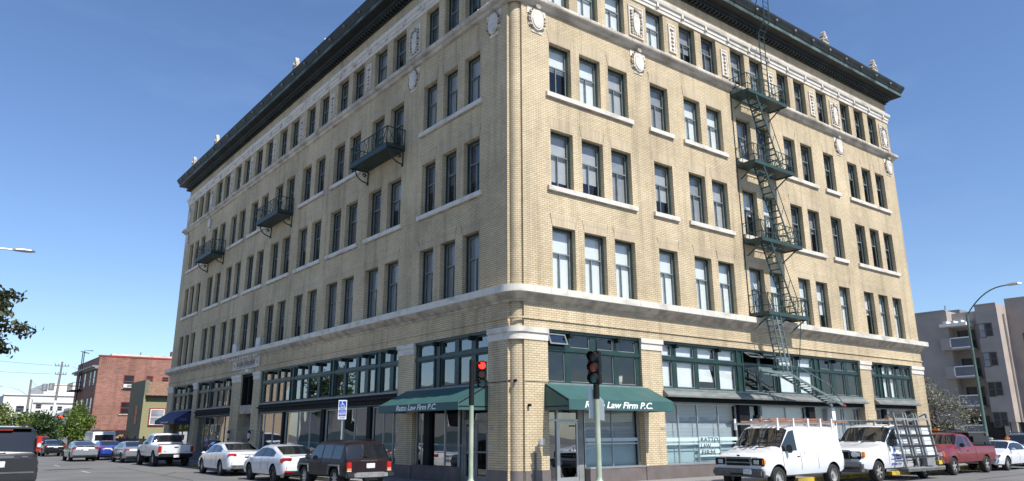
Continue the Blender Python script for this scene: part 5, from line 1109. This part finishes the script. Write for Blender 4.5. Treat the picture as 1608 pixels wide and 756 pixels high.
for x in (x0, -.72, -.48, .16, .40, x1): b.bar(rp_(x, -.02), rp_(x, 1.06), .075, GREY); b.bar(rp_(x, 1.06), (x, rp_(0, 1.06)[1]+.28, rp_(0, 1.06)[2]-.12), .05, GREY)
for t in (.02, .22, .42, .62, .80, .95): b.bar(rp_(x0, t), rp_(x1, t), .08, GREY)
for t in (.12, .32, .52, .72): b.bar((x0, rp_(0, t)[1]+.05, rp_(0, t)[2]), (x1, rp_(0, t)[1]+.05, rp_(0, t)[2]), .03, GREY)
b.build('rack_frame', gr)
b = MB(); b.box((x0-.1, -.40, .34), (x1+.25, -.02, .44), GTRIM); b.bar((x0-.1, -.38, .46), (x1+.25, -.38, .46), .05, GREY); b.build('rack_shelf', gr)
b = MB()
for x in (-.75, -.2, .3, .95): b.box((x-.06, rp_(0, .1)[1]-.06, .56), (x+.06, rp_(0, .1)[1]-.02, .8), BLACK)
b.box((.05, -.42, .53), (.75, -.1, .82), GREY); b.box((1.1, -.40, .55), (1.4, -.2, .7), YEL); b.build('rack_pads', gr)
b = MB()
for t in (.22, .42, .62, .80):
    p = rp_(0, t); b.box((x0+.03, p[1]-.075, p[2]-.01), (x1-.03, p[1]-.045, p[2]+.055), RUB)
b.build('rubber_strip', gr)
rk = thing('roof_rack', 'low roof rack with timber on the long nosed van', 'roof rack', (15.9, -3.88, ZG+2.13))
b = MB()
for x in (-1.8, -.6, .6, 1.6): b.bar((x, -.8, .1), (x, .8, .1), .05, GREY); b.bar((x, -.8, -.06), (x, -.8, .16), .05, GREY); b.bar((x, .8, -.06), (x, .8, .16), .05, GREY)
for y in (-.8, .8): b.bar((-2.2, y, .14), (1.8, y, .14), .04, GREY)
b.build('rack_bars', rk)
wd = tag(MB.build((lambda b: (b.box((15.9, -4.4, ZG+2.27), (17.3, -4.2, ZG+2.37), WOOD), b.box((16.0, -4.1, ZG+2.27), (17.6, -3.9, ZG+2.34), WOOD), b)[-1])(MB()), 'timber_planks'), 'pale timber planks lying on the long nosed van roof rack', 'timber')
vehicle('pickup_truck', 'faded red pickup truck with a black topper over its bed', 'pickup', (22.15, -3.85, ZG), HR, dict(
    L=5.6, W=1.96, H=1.78, paint=PRED, top=[(0, 1.16), (.05, 1.18), (2.2, 1.2), (2.26, 1.22), (2.4, 1.60), (2.6, 1.73), (3.3, 1.77), (3.5, 1.73), (4.15, 1.27), (4.3, 1.22), (5.3, 1.06), (5.52, .96), (5.6, .75)], belt=[(0, 1.12), (4.15, 1.14), (5.3, .98), (5.6, .72)], side=[(2.55, 2.95), (3.03, 3.95)], ws=(3.55, 4.1), rw=(2.28, 2.45), wr=.74, r=.37, tw=.25, xr=1.2, xf=4.6, gap=.08, seams=[2.22, 4.0], handles=[3.1], hm=BLACK, mirror=(3.85, 1.24, (.14, .2, .17)), rim=RIMG, spk=5, spw=.35, bot=[(0, .55), (.3, .48), (5.2, .45), (5.6, .5)], plan=[(0, .95), (.06, .98), (.2, 1), (4.9, 1), (5.3, .95), (5.5, .88), (5.6, .8)], pillar=PRED,
    extra=[('front_bumper', GTRIM, (5.58, 0, .58), (.24, 1.9, .26), dict(bev=.06)), ('headlamp', HEAD, (5.47, .70, .86), (.18, .36, .19), dict(mirror=True, rot=(0, 0, .3), bev=.04)), ('turn_signal', AMB, (5.36, .88, .86), (.2, .1, .18), dict(mirror=True, rot=(0, 0, .25))), ('grille', GTRIM, (5.56, 0, .87), (.1, .9, .2)), ('topper', CGL, (1.12, 0, 1.48), (2.06, 1.66, .58), dict(bev=.16)), ('topper_rim', GREY, (1.1, 0, 1.78), (1.9, 1.36, .03), dict(bev=.01)), ('topper_post', GREY, (.14, .74, 1.48), (.04, .05, .6), dict(mirror=True, rot=(.16, .2, 0), bev=.01)), ('topper_base', BLACK, (1.1, 0, 1.2), (2.15, 1.82, .05)), ('rear_bumper', GREY, (-.08, 0, .58), (.2, 1.8, .16)), ('roof_bar', TRIM, (2.7, 0, 1.84), (.06, 1.5, .05)), ('roof_bar', TRIM, (3.9, 0, 1.84), (.06, 1.5, .05)), ('roof_bar', TRIM, (3.3, .72, 1.84), (2.4, .05, .05), dict(mirror=True)), ('beacon', AMB, (3.95, .1, 1.9), (.12, .3, .09)), ('roof_load', GTRIM, (2.5, .3, 1.92), (.7, .4, .14), dict(bev=.06)), ('fender_badge', GREY, (4.1, .985, .95), (.2, .02, .04), dict(bev=.005))]), G2)
t, bl = sedan(4.6, 1.76, 1.40, .6, 1.5, 2.1, 2.55, 3.45, .98, hood=.92)
vehicle('sedan_car', 'older white sedan with an amber roof beacon behind the red pickup', 'car', (27.6, -3.9, ZG), HR, dict(
    L=4.6, W=1.76, H=1.4, paint=PW, top=t, belt=bl, side=[(1.25, 2.05), (2.15, 3.1)], ws=(2.6, 3.4), rw=(.7, 1.45), r=.32, xr=.95, xf=3.6, seams=[2.1, 3.2], handles=[2.3], mirror=(3.05, .98, (.16, .16, .12)), mm=PW, rim=RIM, spk=6, extra=[('headlamp', HEAD, (4.5, .62, .70), (.16, .36, .11), dict(mirror=True, rot=(0, 0, .25))), ('turn_signal', RED, (4.42, .82, .70), (.16, .08, .09), dict(mirror=True)), ('front_bumper', PW, (4.5, 0, .5), (.26, 1.64, .28), dict(bev=.09)), ('beacon', AMB, (2.1, .45, 1.47), (.2, .2, .2), dict(bev=.06)), ('beacon', HEAD, (2.1, -.3, 1.44), (.2, .25, .14), dict(bev=.06))]), G2)
vehicle('suv_car', 'grey suv entering at the right edge behind the white sedan', 'car', (33.6, -3.2, ZG), HR, dict(L=4.6, W=1.9, H=1.75, paint=PSLV, top=vt[:-2]+[(4.4, .98), (4.6, .65)], belt=[(0, .98), (3.5, 1.0), (4.6, .6)], side=[(.5, 1.2), (1.3, 2.0), (2.1, 3.1)], ws=(2.85, 3.45), rw=(.1, .32), widerw=True, r=.36, xr=.9, xf=3.6, extra=[('headlamp', HEAD, (4.5, .72, .82), (.2, .34, .16), dict(mirror=True)), ('front_bumper', PSLV, (4.52, 0, .52), (.24, 1.76, .3), dict(bev=.08)), ('roof_rail', TRIM, (1.6, .66, 1.74), (2.0, .05, .05), dict(mirror=True))]), G2)

# ------------------------------------------------------------------ trees
def tree(name, label, loc, h, crown_c, crown_r, leaf, n, s, seed, trunk_r=.16, cat='tree', group=None, lobes=9, second=None, frac2=0., gap=.0, limbs=9, flat=1.):
    rg = random.Random(seed); root = thing(name, label, cat, loc, group=group); cc = Vector(crown_c); cr = Vector(crown_r)
    b = MB(); f = cc-Vector((0, 0, cr.z*.55)); b.tube([(0, 0, 0), (f.x*.15, f.y*.15, f.z*.45), (f.x*.6, f.y*.6, f.z), tuple(cc*.6+f*.4), tuple(cc+Vector((0, 0, cr.z*.3)))], [trunk_r*1.25, trunk_r, trunk_r*.8, trunk_r*.55, trunk_r*.2], BARK, 8); b.build('trunk', root, smooth=50)
    L = []
    for k in range(lobes):
        while True:
            d = Vector((rg.uniform(-1, 1), rg.uniform(-1, 1), rg.uniform(-1, 1)))
            if .25 < d.length < 1: break
        d = d.normalized()*rg.uniform(.45, .85); L.append((Vector((d.x*cr.x, d.y*cr.y, d.z*cr.z))+cc, rg.uniform(.28, .5)))
    b = MB()
    for k, (c, q) in enumerate(L[:limbs]):
        st_ = f+(cc-f)*rg.uniform(0, .6); md = (st_+c)/2+Vector((rg.uniform(-.1, .1), rg.uniform(-.1, .1), rg.uniform(-.2, .1)))*cr.x
        b.tube([st_, md, c], [trunk_r*.4, trunk_r*.25, trunk_r*.08], BARK, 5)
    b.build('limb', root); bs_ = [MB(), MB()]
    for k in range(n):
        c, q = L[rg.randrange(len(L))]
        while True:
            d = Vector((rg.gauss(0, .55), rg.gauss(0, .55), rg.gauss(0, .5)))
            if d.length < 1.35: break
        p = c+Vector((d.x*cr.x*q, d.y*cr.y*q, d.z*cr.z*q*flat)); m = leaf; bb = bs_[0]
        if second and rg.random() < frac2: m = second; bb = bs_[1]
        a = rg.uniform(.5, 1.3)*s; nrm = Vector((rg.gauss(0, 1), rg.gauss(0, 1), rg.gauss(.5, 1))).normalized(); u = nrm.orthogonal().normalized(); u.rotate(Matrix.Rotation(rg.uniform(0, 6.28), 3, nrm)); w = nrm.cross(u)
        bb.face([p-u*a*.5, p+w*a*.26+nrm*a*.08, p+u*a*.5, p-w*a*.26+nrm*a*.08], m)
    o = bs_[0].build('crown', root)
    if bs_[1].f: bs_[1].build('blossom', root)
    return root
tree('street_tree', 'round bright green tree on the pavement in front of the brick apartments', (-3.1, 63, ZS), 4, (0, 0, 2.55), (1.4, 1.4, 1.75), LFG, 6500, .24, 3, .14)
tree('street_tree', 'dark green tree in the shade left of the round bright one', (-4.2, 82, ZS), 4, (0, 0, 2.3), (2.6, 2.2, 1.9), LFD, 4500, .34, 5, .15)
tree('street_tree', 'loose olive green tree before the white building at the left', (-8.8, 80, ZS), 6, (0, 0, 3.9), (3.6, 3.0, 2.9), LFO, 5000, .36, 8, .2)
tree('street_tree', 'sparse twiggy tree in white blossom behind the end of the brick building', (37.8, 3.3, ZS), 5, (0, 0, 2.75), (2.5, 2.3, 2.4), LFB, 6500, .17, 11, .12, second=BLOS, frac2=.5, lobes=20, limbs=20)
tree('magnolia_tree', 'large leaved dark tree of which a few branches reach in at the left edge', (-16.3, 6.3, ZS), 6, (0.3, -.2, 4.9), (2.6, 2.4, 1.7), LFM, 5200, .24, 21, .2, lobes=12)
# a bough of it that hangs over the street
mg = [o for o in COL.objects if o.name == 'magnolia_tree'][0]
rg = random.Random(5); b = MB(); bl_ = MB()
for P0, P1 in (((.6, -.2, 4.9), (2.65, .3, 5.72)), ((.6, 0, 4.6), (3.05, .3, 4.72)), ((1.5, .1, 4.5), (2.5, .35, 4.05)), ((1.2, .0, 4.9), (2.3, .1, 5.35))):
    P0, P1 = Vector(P0), Vector(P1); b.tube([P0, (P0+P1)/2+Vector((0, 0, .12)), P1], [.05, .03, .012], BARK, 6)
    for k in range(330):
        t = rg.random()**.8; c = P0+(P1-P0)*t+Vector((0, 0, .12*math.sin(math.pi*t))); sp_ = .27*(1-.55*t)
        p = c+Vector((rg.gauss(0, sp_), rg.gauss(0, sp_), rg.gauss(0, sp_*.8))); a = rg.uniform(.15, .25)
        nrm = Vector((rg.gauss(0, 1), rg.gauss(0, 1), rg.gauss(.6, 1))).normalized(); u = nrm.orthogonal().normalized(); u.rotate(Matrix.Rotation(rg.uniform(0, 6.28), 3, nrm)); w = nrm.cross(u)
        bl_.face([p-u*a*.5, p+w*a*.24+nrm*a*.06, p+u*a*.5, p-w*a*.24+nrm*a*.06], LFM)
b.build('bough', mg); bl_.build('bough_leaves', mg)

# ------------------------------------------------------------------ background buildings
def bwin(root, P, u0, u1, z0, z1, fm, gm, rec=.12, sash=True, sill=None, name='window'):
    # P(u,d,z) maps facade coords (d inwards); the frame stands just proud of a recessed dark reveal
    b = MB(); w = .07
    def bx(a, c, d0, d1, p, q, m): b.box(P(a, d0, p), P(c, d1, q), m)
    bx(u0, u0+w, -.03, .06, z0, z1, fm); bx(u1-w, u1, -.03, .06, z0, z1, fm); bx(u0+w, u1-w, -.03, .06, z1-w, z1, fm); bx(u0+w, u1-w, -.03, .06, z0, z0+w, fm)
    if sash: bx(u0+w, u1-w, -.025, .06, (z0+z1)/2-.03, (z0+z1)/2+.03, fm)
    if sill: bx(u0-.1, u1+.1, -.1, .05, z0-.12, z0, sill)
    o = b.build(name, root); b = MB(); b.face([P(u0+w, -.012, z0+w), P(u1-w, -.012, z0+w), P(u1-w, -.012, z1-w), P(u0+w, -.012, z1-w)], gm); b.build('pane', o); return o
PANE = mat('dark_pane', (.03, .035, .045), .08, var=.3, vs=.5, spec=.8)
PANE2 = mat('pale_pane', (.30, .32, .34), .2, var=.3, vs=.7)
def shell(root, x0, y0, x1, y1, z1, mt, z0=ZS-.1, name='wall'):
    b = MB(); b.box((x0, y0, z0), (x1, y1, z1), mt); return b.build(name, root)
# red brick apartments
rb = thing('brick_apartments', 'three storey red brick apartment house with white cornice end and fire escape', 'building', (0, 76, ZS))
rb.location = (0, 0, 0)
shell(rb, 0, 76, 16, 90.2, 9.45, RBR)
b = MB(); b.box((-.1, 75.95, 9.45), (16, 76.3, 9.62), REDT); b.box((1.2, 76.2, 9.62), (16, 77, 9.85), STONE); b.build('parapet', rb)
b = MB(); b.box((-.6, 75.98, 8.25), (0, 90.3, 8.45), GREY); b.box((-.35, 75.98, 8.1), (0, 90.2, 8.25), GREY); b.box((-.3, 75.98, 2.3), (.05, 90.2, 2.5), GTRIM); b.build('cornice', rb)
PY = lambda y: (lambda u, d, z: (u, y+d, z)); PX = lambda x: (lambda u, d, z: (x+d, u, z))
for (u0, u1, z0, z1) in ((2.7, 3.85, 6.05, 7.5), (5.05, 5.85, 6.75, 7.5), (6.8, 7.55, 6.85, 7.42), (2.75, 3.85, 3.15, 4.5), (2.5, 4.3, -.2, 1.45)):
    bwin(rb, PY(76), u0, u1, z0, z1, REDT, PANE, sill=STONED)
for y0 in (77.2, 79.6, 83.2, 86.6):
    for z0 in (6.3, 3.3, .2): bwin(rb, PX(0), y0, y0+1.1, z0, z0+1.7, STONED if y0 > 83 else GTRIM, PANE2 if (y0 == 79.6) else PANE)
b = MB(); b.box((2.75, 75.7, 6.08), (3.75, 76.05, 6.45), LETTER); b.box((3.1, 75.68, 6.15), (3.6, 75.7, 6.4), GREY); b.build('air_conditioner', rb)
b = MB()
for z in (3.0, 6.0):
    b.box((-1.1, 84.5, z), (0, 88.5, z+.1), BLACK)
    for zz in (z+.5, z+.95): b.bar((-1.1, 84.5, zz), (-1.1, 88.5, zz), .04, BLACK); b.bar((-1.1, 84.5, zz), (0, 84.5, zz), .04, BLACK)
    for k in range(12): b.bar((-1.1, 84.5+k*.36, z), (-1.1, 84.5+k*.36, z+.95), .03, BLACK)
b.tube([(-.5, 84.6, 3), (-.5, 84.6, 10.6), (-.5, 86, 10.8), (.4, 86, 10.6)], .05, BLACK); b.tube([(-.5, 83.4, 6), (-.5, 83.4, 10.7), (.4, 83.4, 10.7)], .05, BLACK); b.build('fire_escape', rb)
b = MB(); b.box((9, 82, 9.4), (9.8, 82.8, 11.0), RBR); b.build('chimney', rb); b = MB(); b.tube([(5, 80, 9.4), (5, 80, 10.5)], .08, GREY); b.build('vent_pipe', rb)
# olive house
oh = thing('olive_house', 'small olive sided house with brown shingles and a red trimmed window', 'house', (0, 0, 0))
HY = 64.0; HX = 2.5
b = MB(); b.box((HX+.13, HY+.15, ZS), (12, 70.3, 4.65), OLIVE); b.box((HX, HY, ZS), (HX+.13, 70.4, 6.28), OLIVEP); b.box((HX+.13, HY, 4.75), (HX+.4, HY+.15, 6.25), OLIVEP); b.build('wall', oh)
b = MB(); b.hexa([(HX+.13, HY-.2, 4.75), (12, HY-.2, 4.75), (12, 70.3, 4.75), (HX+.13, 70.3, 4.75), (HX+.13, HY+1.4, 6.2), (12, HY+1.4, 6.2), (12, 70.3, 6.2), (HX+.13, 70.3, 6.2)], SHING); b.box((HX+.13, HY-.3, 4.65), (12, HY+.15, 4.75), BLACK); b.build('roof', oh)
b = MB(); b.box((HX-.02, HY-.05, ZS), (HX+.2, HY, 4.65), OLIVE); b.build('corner_board', oh)
b = MB(); b.box((HX+.68, HY+.06, 1.72), (HX+2.22, HY+.15, 3.50), REDT); tr = b.build('window_trim', oh)
bwin(oh, PY(HY+.02), HX+.78, HX+2.12, 1.85, 3.38, WHITE, PANE2)
bwin(oh, PX(HX), 66.0, 67.4, 1.9, 3.9, SHING, PANE)
# white building far down the street
wb = thing('white_building', 'white stepped three storey building far down the left street', 'building', (0, 0, 0))
shell(wb, -5, 122, 40, 150, 6.9, STUCW); b = MB(); b.box((.2, 121.9, 6.9), (5.6, 140, 8.6), STUCW); b.box((.1, 121.8, 8.6), (5.7, 140, 8.75), STUCW); b.box((-5.1, 121.8, 6.9), (40, 123, 7.1), STUCW); b.box((-1, 121.85, 5.7), (7, 122, 5.85), GREY); b.build('parapet', wb)
for u0, z0, w, h in ((-3.2, 4.3, 1.1, 1), (-.6, 4.9, .8, .7), (-.6, 4.0, .8, .6), (1.4, 4.6, .7, .7), (2.4, 4.6, .7, .7), (-3.8, 1.3, 1.2, .9), (-1, 1.0, 1, 1.2), (1.4, 1.0, 1.2, 1.2), (9, 4.3, 1.2, 1), (12, 4.3, 1.2, 1)): bwin(wb, PY(122), u0, u0+w, z0, z0+h, GREY, PANE)
sbd = thing('slate_shop', 'low slate grey building with a white end wall beyond the utility pole', 'building', (0, 0, 0))
b = MB(); b.hexa([(-.6, 104, ZS), (3.2, 104, ZS), (3.2, 116, ZS), (-.6, 116, ZS), (-.6, 104, 3.2), (3.2, 104, 4.6), (3.2, 116, 4.6), (-.6, 116, 3.2)], STUCG); b.build('wall', sbd)
b = MB(); b.box((3.2, 103.9, ZS), (3.6, 116, 4.7), STUCW); b.box((3.6, 104.2, ZS), (14, 116, 3.4), TEAL); b.build('end_wall', sbd)
bwin(sbd, PY(104), 0, 1.3, .6, 2.4, GREY, PANE); bwin(sbd, PY(104), 1.7, 2.8, 1.2, 2.9, GREY, PANE2)
# lot fence and stair beside the olive house
fn = thing('lot_fence', 'dark picket and mesh fence round the lot beside the olive house', 'fence', (0, 0, 0))
b = MB()
for z in (-.5, .55): b.bar((-.6, 45.0, z), (-.6, 75.5, z), .05, GTRIM); b.bar((-.6, 45.6, z), (6, 45.6, z), .05, GTRIM)
y = 45.
while y < 75.5: b.bar((-.6, y, ZS), (-.6, y, .62), .025, GTRIM); y += .16
x = -.6
while x < 6: b.bar((x, 45.6, ZS), (x, 45.6, .75 if int(x*10) % 7 == 0 else .62), .025, GTRIM); x += .14
b.build('pickets', fn)
b = MB()
y = 45.
while y < 75.6: b.box((-.66, y-.06, ZS), (-.54, y+.06, .8), GTRIM); y += 3
b.build('fence_post', fn)
ws_ = thing('wooden_stair', 'raw timber stair rails rising behind the lot fence', 'stair', (0, 0, 0))
b = MB(); b.bar((1.0, 69, .2), (3.1, 69, 1.6), .12, WOOD); b.bar((1.0, 70.2, .2), (3.1, 70.2, 1.6), .12, WOOD)
for x, z in ((1.2, .35), (2.1, .95)): b.bar((x, 69, ZS), (x, 69, z), .12, WOOD); b.bar((x, 70.2, ZS), (x, 70.2, z), .12, WOOD)
b.build('stair_rail', ws_); b = MB()
for k in range(6): b.box((1.0+k*.35, 69, ZS+.1+k*.25), (1.35+k*.35, 70.2, ZS+.16+k*.25), WOOD)
b.build('tread', ws_)
# taupe apartments on the right
ap = thing('stucco_apartments', 'four storey taupe stucco apartment block with balconies above dark garages', 'building', (0, 0, 0))
b = MB()
b.box((66, 13.0, 1.7), (90, 40, 12.75), STUC); b.box((67.2, 10.3, 1.7), (90, 13.0, 12.55), STUC); b.box((66, 8.4, 1.7), (90, 10.3, 12.9), STUC); b.box((68.4, -10, 1.7), (90, 8.4, 13.6), STUCL)
b.box((69.5, -10, 13.6), (90, 6.4, 15.4), STUC); b.build('wall', ap)
b = MB(); b.box((66.6, 8.5, ZS), (90, 40, 1.7), INTER); b.box((68.8, -10, ZS), (90, 8.4, 1.7), INTER)
for y in (9.0, 12.8, 16.5, 20, 24): b.box((66.0, y, ZS), (66.5, y+.4, 1.7), STUC)
b.box((66.2, 8.42, ZS), (66.6, 8.9, 1.7), STUC); b.build('garage', ap)
b = MB()
for a in (STUCL,): b.box((65.98, 8.38, 1.7), (68.4, 8.399, 12.9), a); b.box((65.98, 12.98, 1.7), (67.2, 12.999, 12.75), a)  # warmer sheets put the sunlit tone into these side walls
b.tube([(67.3, 8.25, 12.0), (67.3, 8.25, 1.7)], .09, STUCL); b.build('end_wall', ap)
for k in range(4):
    z = 9.7-k*2.82
    bwin(ap, PX(66), 9.0, 9.6, z+.1, z+1.4, GTRIM, PANE); bwin(ap, PX(66), 9.62, 10.25, z, z+1.4, WHITE if False else GTRIM, PANE2 if k < 2 else PANE)
    bwin(ap, PX(68.4), 6.4, 7.3, z-.9, z+.4, GTRIM, PANE); bwin(ap, PX(68.4), 2.4, 3.6, z-.9, z+.4, GTRIM, PANE)
    if k < 3 or True:
        zb = 8.85-k*2.8
        b = MB(); b.box((65.2, 10.9, zb-.12), (67.2, 13.6, zb), STUC); b.box((65.2, 12.75, zb), (65.35, 13.6, zb+1.05), STUC)
        b.box((65.2, 10.9, zb+.95), (65.28, 12.75, zb+1.05), LETTER); b.box((65.2, 10.9, zb), (65.28, 12.75, zb+.1), LETTER); b.box((65.2, 12.65, zb), (65.3, 12.75, zb+1.05), LETTER)
        b.box((65.25, 10.95, zb+.1), (65.27, 12.65, zb+.95), PBLU if False else STUCG); b.build('balcony', ap)
        bwin(ap, PX(67.2), 11.0, 12.7, zb+.05, zb+1.9, GTRIM, PANE)
b = MB(); b.box((65.2, 11.0, 11.05), (67.2, 13.5, 11.35), LETTER)
for k in range(3): b.box((65.0, 11.3+k*.7, 11.35), (67.2, 11.6+k*.7, 11.55), LETTER)
b.build('pergola', ap)
b = MB(); b.box((72, 14, 12.7), (74, 16, 13.6), GREY); b.build('roof_unit', ap); b = MB(); b.tube([(67.5, 13.6, 12.7), (67.5, 13.6, 13.5)], .06, GREY); b.build('vent_pipe', ap)
b = MB(); b.box((65.9, 13.0, 12.75), (66.2, 40, 12.87), STUCL); b.box((65.92, 8.38, 12.9), (66.3, 10.3, 13.0), STUCL); b.build('coping', ap)
gf = thing('lot_fence', 'low dark fence along the parking lot below the taupe apartments', 'fence', (0, 0, 0))
b = MB()
for z in (-.5, .5): b.bar((52, -1.5, z), (52, 30, z), .06, BLACK)
y = -1.5
while y < 30: b.bar((52, y, ZS), (52, y, .6), .03, BLACK); y += .3
b.build('pickets', gf)

# utility poles, wires, far signals
def upole(name, label, loc, top, mt, low=None, cross=True):
    o = thing(name, label, 'utility pole', loc, group='poles along the left street'); b = MB(); h = top[2]
    b.tube([(0, 0, 0), (top[0]*.5, top[1]*.5, h*.5), top], [.17, .14, .10], mt, 8); b.build('pole', o, smooth=50)
    if low: b = MB(); b.tube([(0, 0, 0), (top[0]*.55, top[1]*.55, h*.55)], [.19, .165], low, 8); b.build('pole_guard', o)
    if cross:
        b = MB()
        for k, z in ((1, h-.5), (.8, h-1.5)):
            b.bar((top[0]-.75*k, 0, z), (top[0]+.75*k, 0, z), .10, WOODP)
            for x in (-.7, -.35, .35, .7): b.lathe([(.001, 0), (.06, .02), (.04, .2), (.001, .22)], (top[0]+x*k, 0, z+.06), 'z', GREY, 6)
        b.build('cross_arm', o); b = MB()
        b.lathe([(.001, 0), (.28, .02), (.3, .1), (.3, .85), (.001, .9)], (top[0]-.75, 0, h-3.4), 'z', ALU, 12); b.lathe([(.001, 0), (.28, .02), (.3, .1), (.3, .85), (.001, .9)], (top[0]-1.4, 0, h-3.5), 'z', ALU, 12); b.build('transformer', o)
    return o
upole('utility_pole', 'tall leaning utility pole with transformers before the slate building', (-2.72, 85, ZS), (.26, 0, 10.1), WOODP, LETTER)
upole('utility_pole', 'shorter bare utility pole at the left of the white building', (-5.2, 85, ZS), (-.15, 0, 7.9), WOODP, None, False)
upole('utility_pole', 'stub of a far utility pole rising behind the olive tree', (-9.2, 100, ZS), (0, 0, 7.2), WOODP, None, False)
def wire(label, a, c, sag=.5, r=.013):
    a, c = Vector(a), Vector(c); b = MB(); b.tube([a+(c-a)*t-Vector((0, 0, sag*4*t*(1-t))) for t in [k/10 for k in range(11)]], r, BLACK, 4); tag(b.build('power_line'), label, 'wire', 'wires strung to the leaning utility pole')
wire('upper wire from the leaning utility pole off to the left', (-3.5, 85, 8.9), (-26, 70, 10.2)); wire('lower wire from the leaning utility pole off to the left', (-3.3, 85, 7.9), (-26, 70, 8.6)); wire('wire from the leaning utility pole to the brick apartments', (-1.4, 85, 8.9), (0, 88.5, 8.9), .1); wire('wire from the leaning pole to the shorter pole', (-2.5, 85, 5.8), (-5.3, 85, 7.0), .5)
cobra('street_lamp', 'distant street lamp arm reaching left before the white building', (-4.2, 92, ZS), 5.9, (-3.4, 0), 7.4, ALU)
def farsignal(label, loc):
    o = thing('traffic_signal', label, 'traffic signal', loc, group='far signals showing red'); b = MB(); b.tube([(0, 0, 0), (0, 0, 2.9)], .07, GREY, 8); b.build('pole', o)
    signal_head(o, 0, -.1, 2.3, (0, -1), [SIGG, SIGOFF, REDFAR], r=.2, step=.42)
farsignal('far traffic signal showing red beside the black suv roof', (-4.3, 84.5, ZS)); farsignal('far traffic signal showing red between the two green trees', (-1.95, 84, ZS+.3))
ns = thing('street_sign_post', 'small white sign on a post by the round green tree', 'sign', (-2.3, 59, ZS))
b = MB(); b.tube([(0, 0, 0), (0, 0, 2.1)], .03, GREY, 6); b.build('post', ns); b = MB(); b.box((-.28, -.04, 1.5), (.28, -.03, 2.15), LETTER); b.build('sign_plate', ns)
pk = thing('parking_meter', 'grey parking meter at the kerb by the small black sedan', 'parking meter', (-2.3, 55.5, ZS))
b = MB(); b.tube([(0, 0, 0), (0, 0, 1.0)], .035, GREY, 6); b.build('post', pk); b = MB(); b.lathe([(.001, 0), (.07, .02), (.1, .15), (.1, .3), (.001, .4)], (0, 0, 1.0), 'z', GREY, 10); b.build('meter_head', pk)
tc_ = thing('traffic_cone', 'orange traffic cone beyond the fence beside the blue sedan', 'cone', (-.9, 50.0, ZS))
b = MB(); b.box((-.2, -.2, 0), (.2, .2, .04), AMB); b.lathe([(.15, .04), (.03, .9), (.001, .9)], (0, 0, 0), 'z', REDFAR if False else AMB, 12); b.build('cone_body', tc_)
pt = thing('window_plant', 'small bright green plant on a fourth floor sill', 'plant', (10.15, .12, 13.56))
b = MB()
for k in range(60):
    p = Vector((rng.gauss(0, .16), rng.gauss(0, .03), abs(rng.gauss(0, .1)))); u = Vector((rng.gauss(0, 1), rng.gauss(0, 1), rng.gauss(0, 1))).normalized()*.05; w = u.orthogonal().normalized()*.03; b.face([p-u, p+w, p+u, p-w], LFG)
b.build('leaves', pt)

# ------------------------------------------------------------------ houses across the left street (seen in the shop glass)
ob = thing('repair_shop', 'low pale repair shop across the left street, seen mirrored in the shop windows', 'building', (0, 0, 0))
b = MB(); b.box((-30, 24, ZS), (-19, 64, 4.4), STUCW); b.box((-30.1, 23.9, 4.4), (-18.9, 64.1, 4.9), LETTER); b.build('wall', ob)
b = MB(); b.box((-18.99, 24, ZS), (-18.9, 64, .9), TEAL); b.build('painted_dado', ob)
for y in (30, 50): bwin(ob, lambda u, d, z: (-19-d, u, z), y, y+4, 1.2, 3.4, LETTER, PANE, sash=False)
ob = thing('tan_building', 'three storey tan building across the left street, seen mirrored in the glass', 'building', (0, 0, 0))
shell(ob, -28, 92, -19, 135, 11.5, TAN)
for y in range(94, 132, 5):
    for z in (.2, 3.6, 7.2): bwin(ob, lambda u, d, z_: (-19-d, u, z_), y, y+1.8, z, z+2.0, LETTER, PANE)
tree('street_tree', 'full green tree across the left street, seen mirrored in the upper shop glass', (-19.2, 58, ZS), 6, (0, 0, 6.2), (2.6, 3.2, 3.0), LFD, 2500, .4, 31, .2)
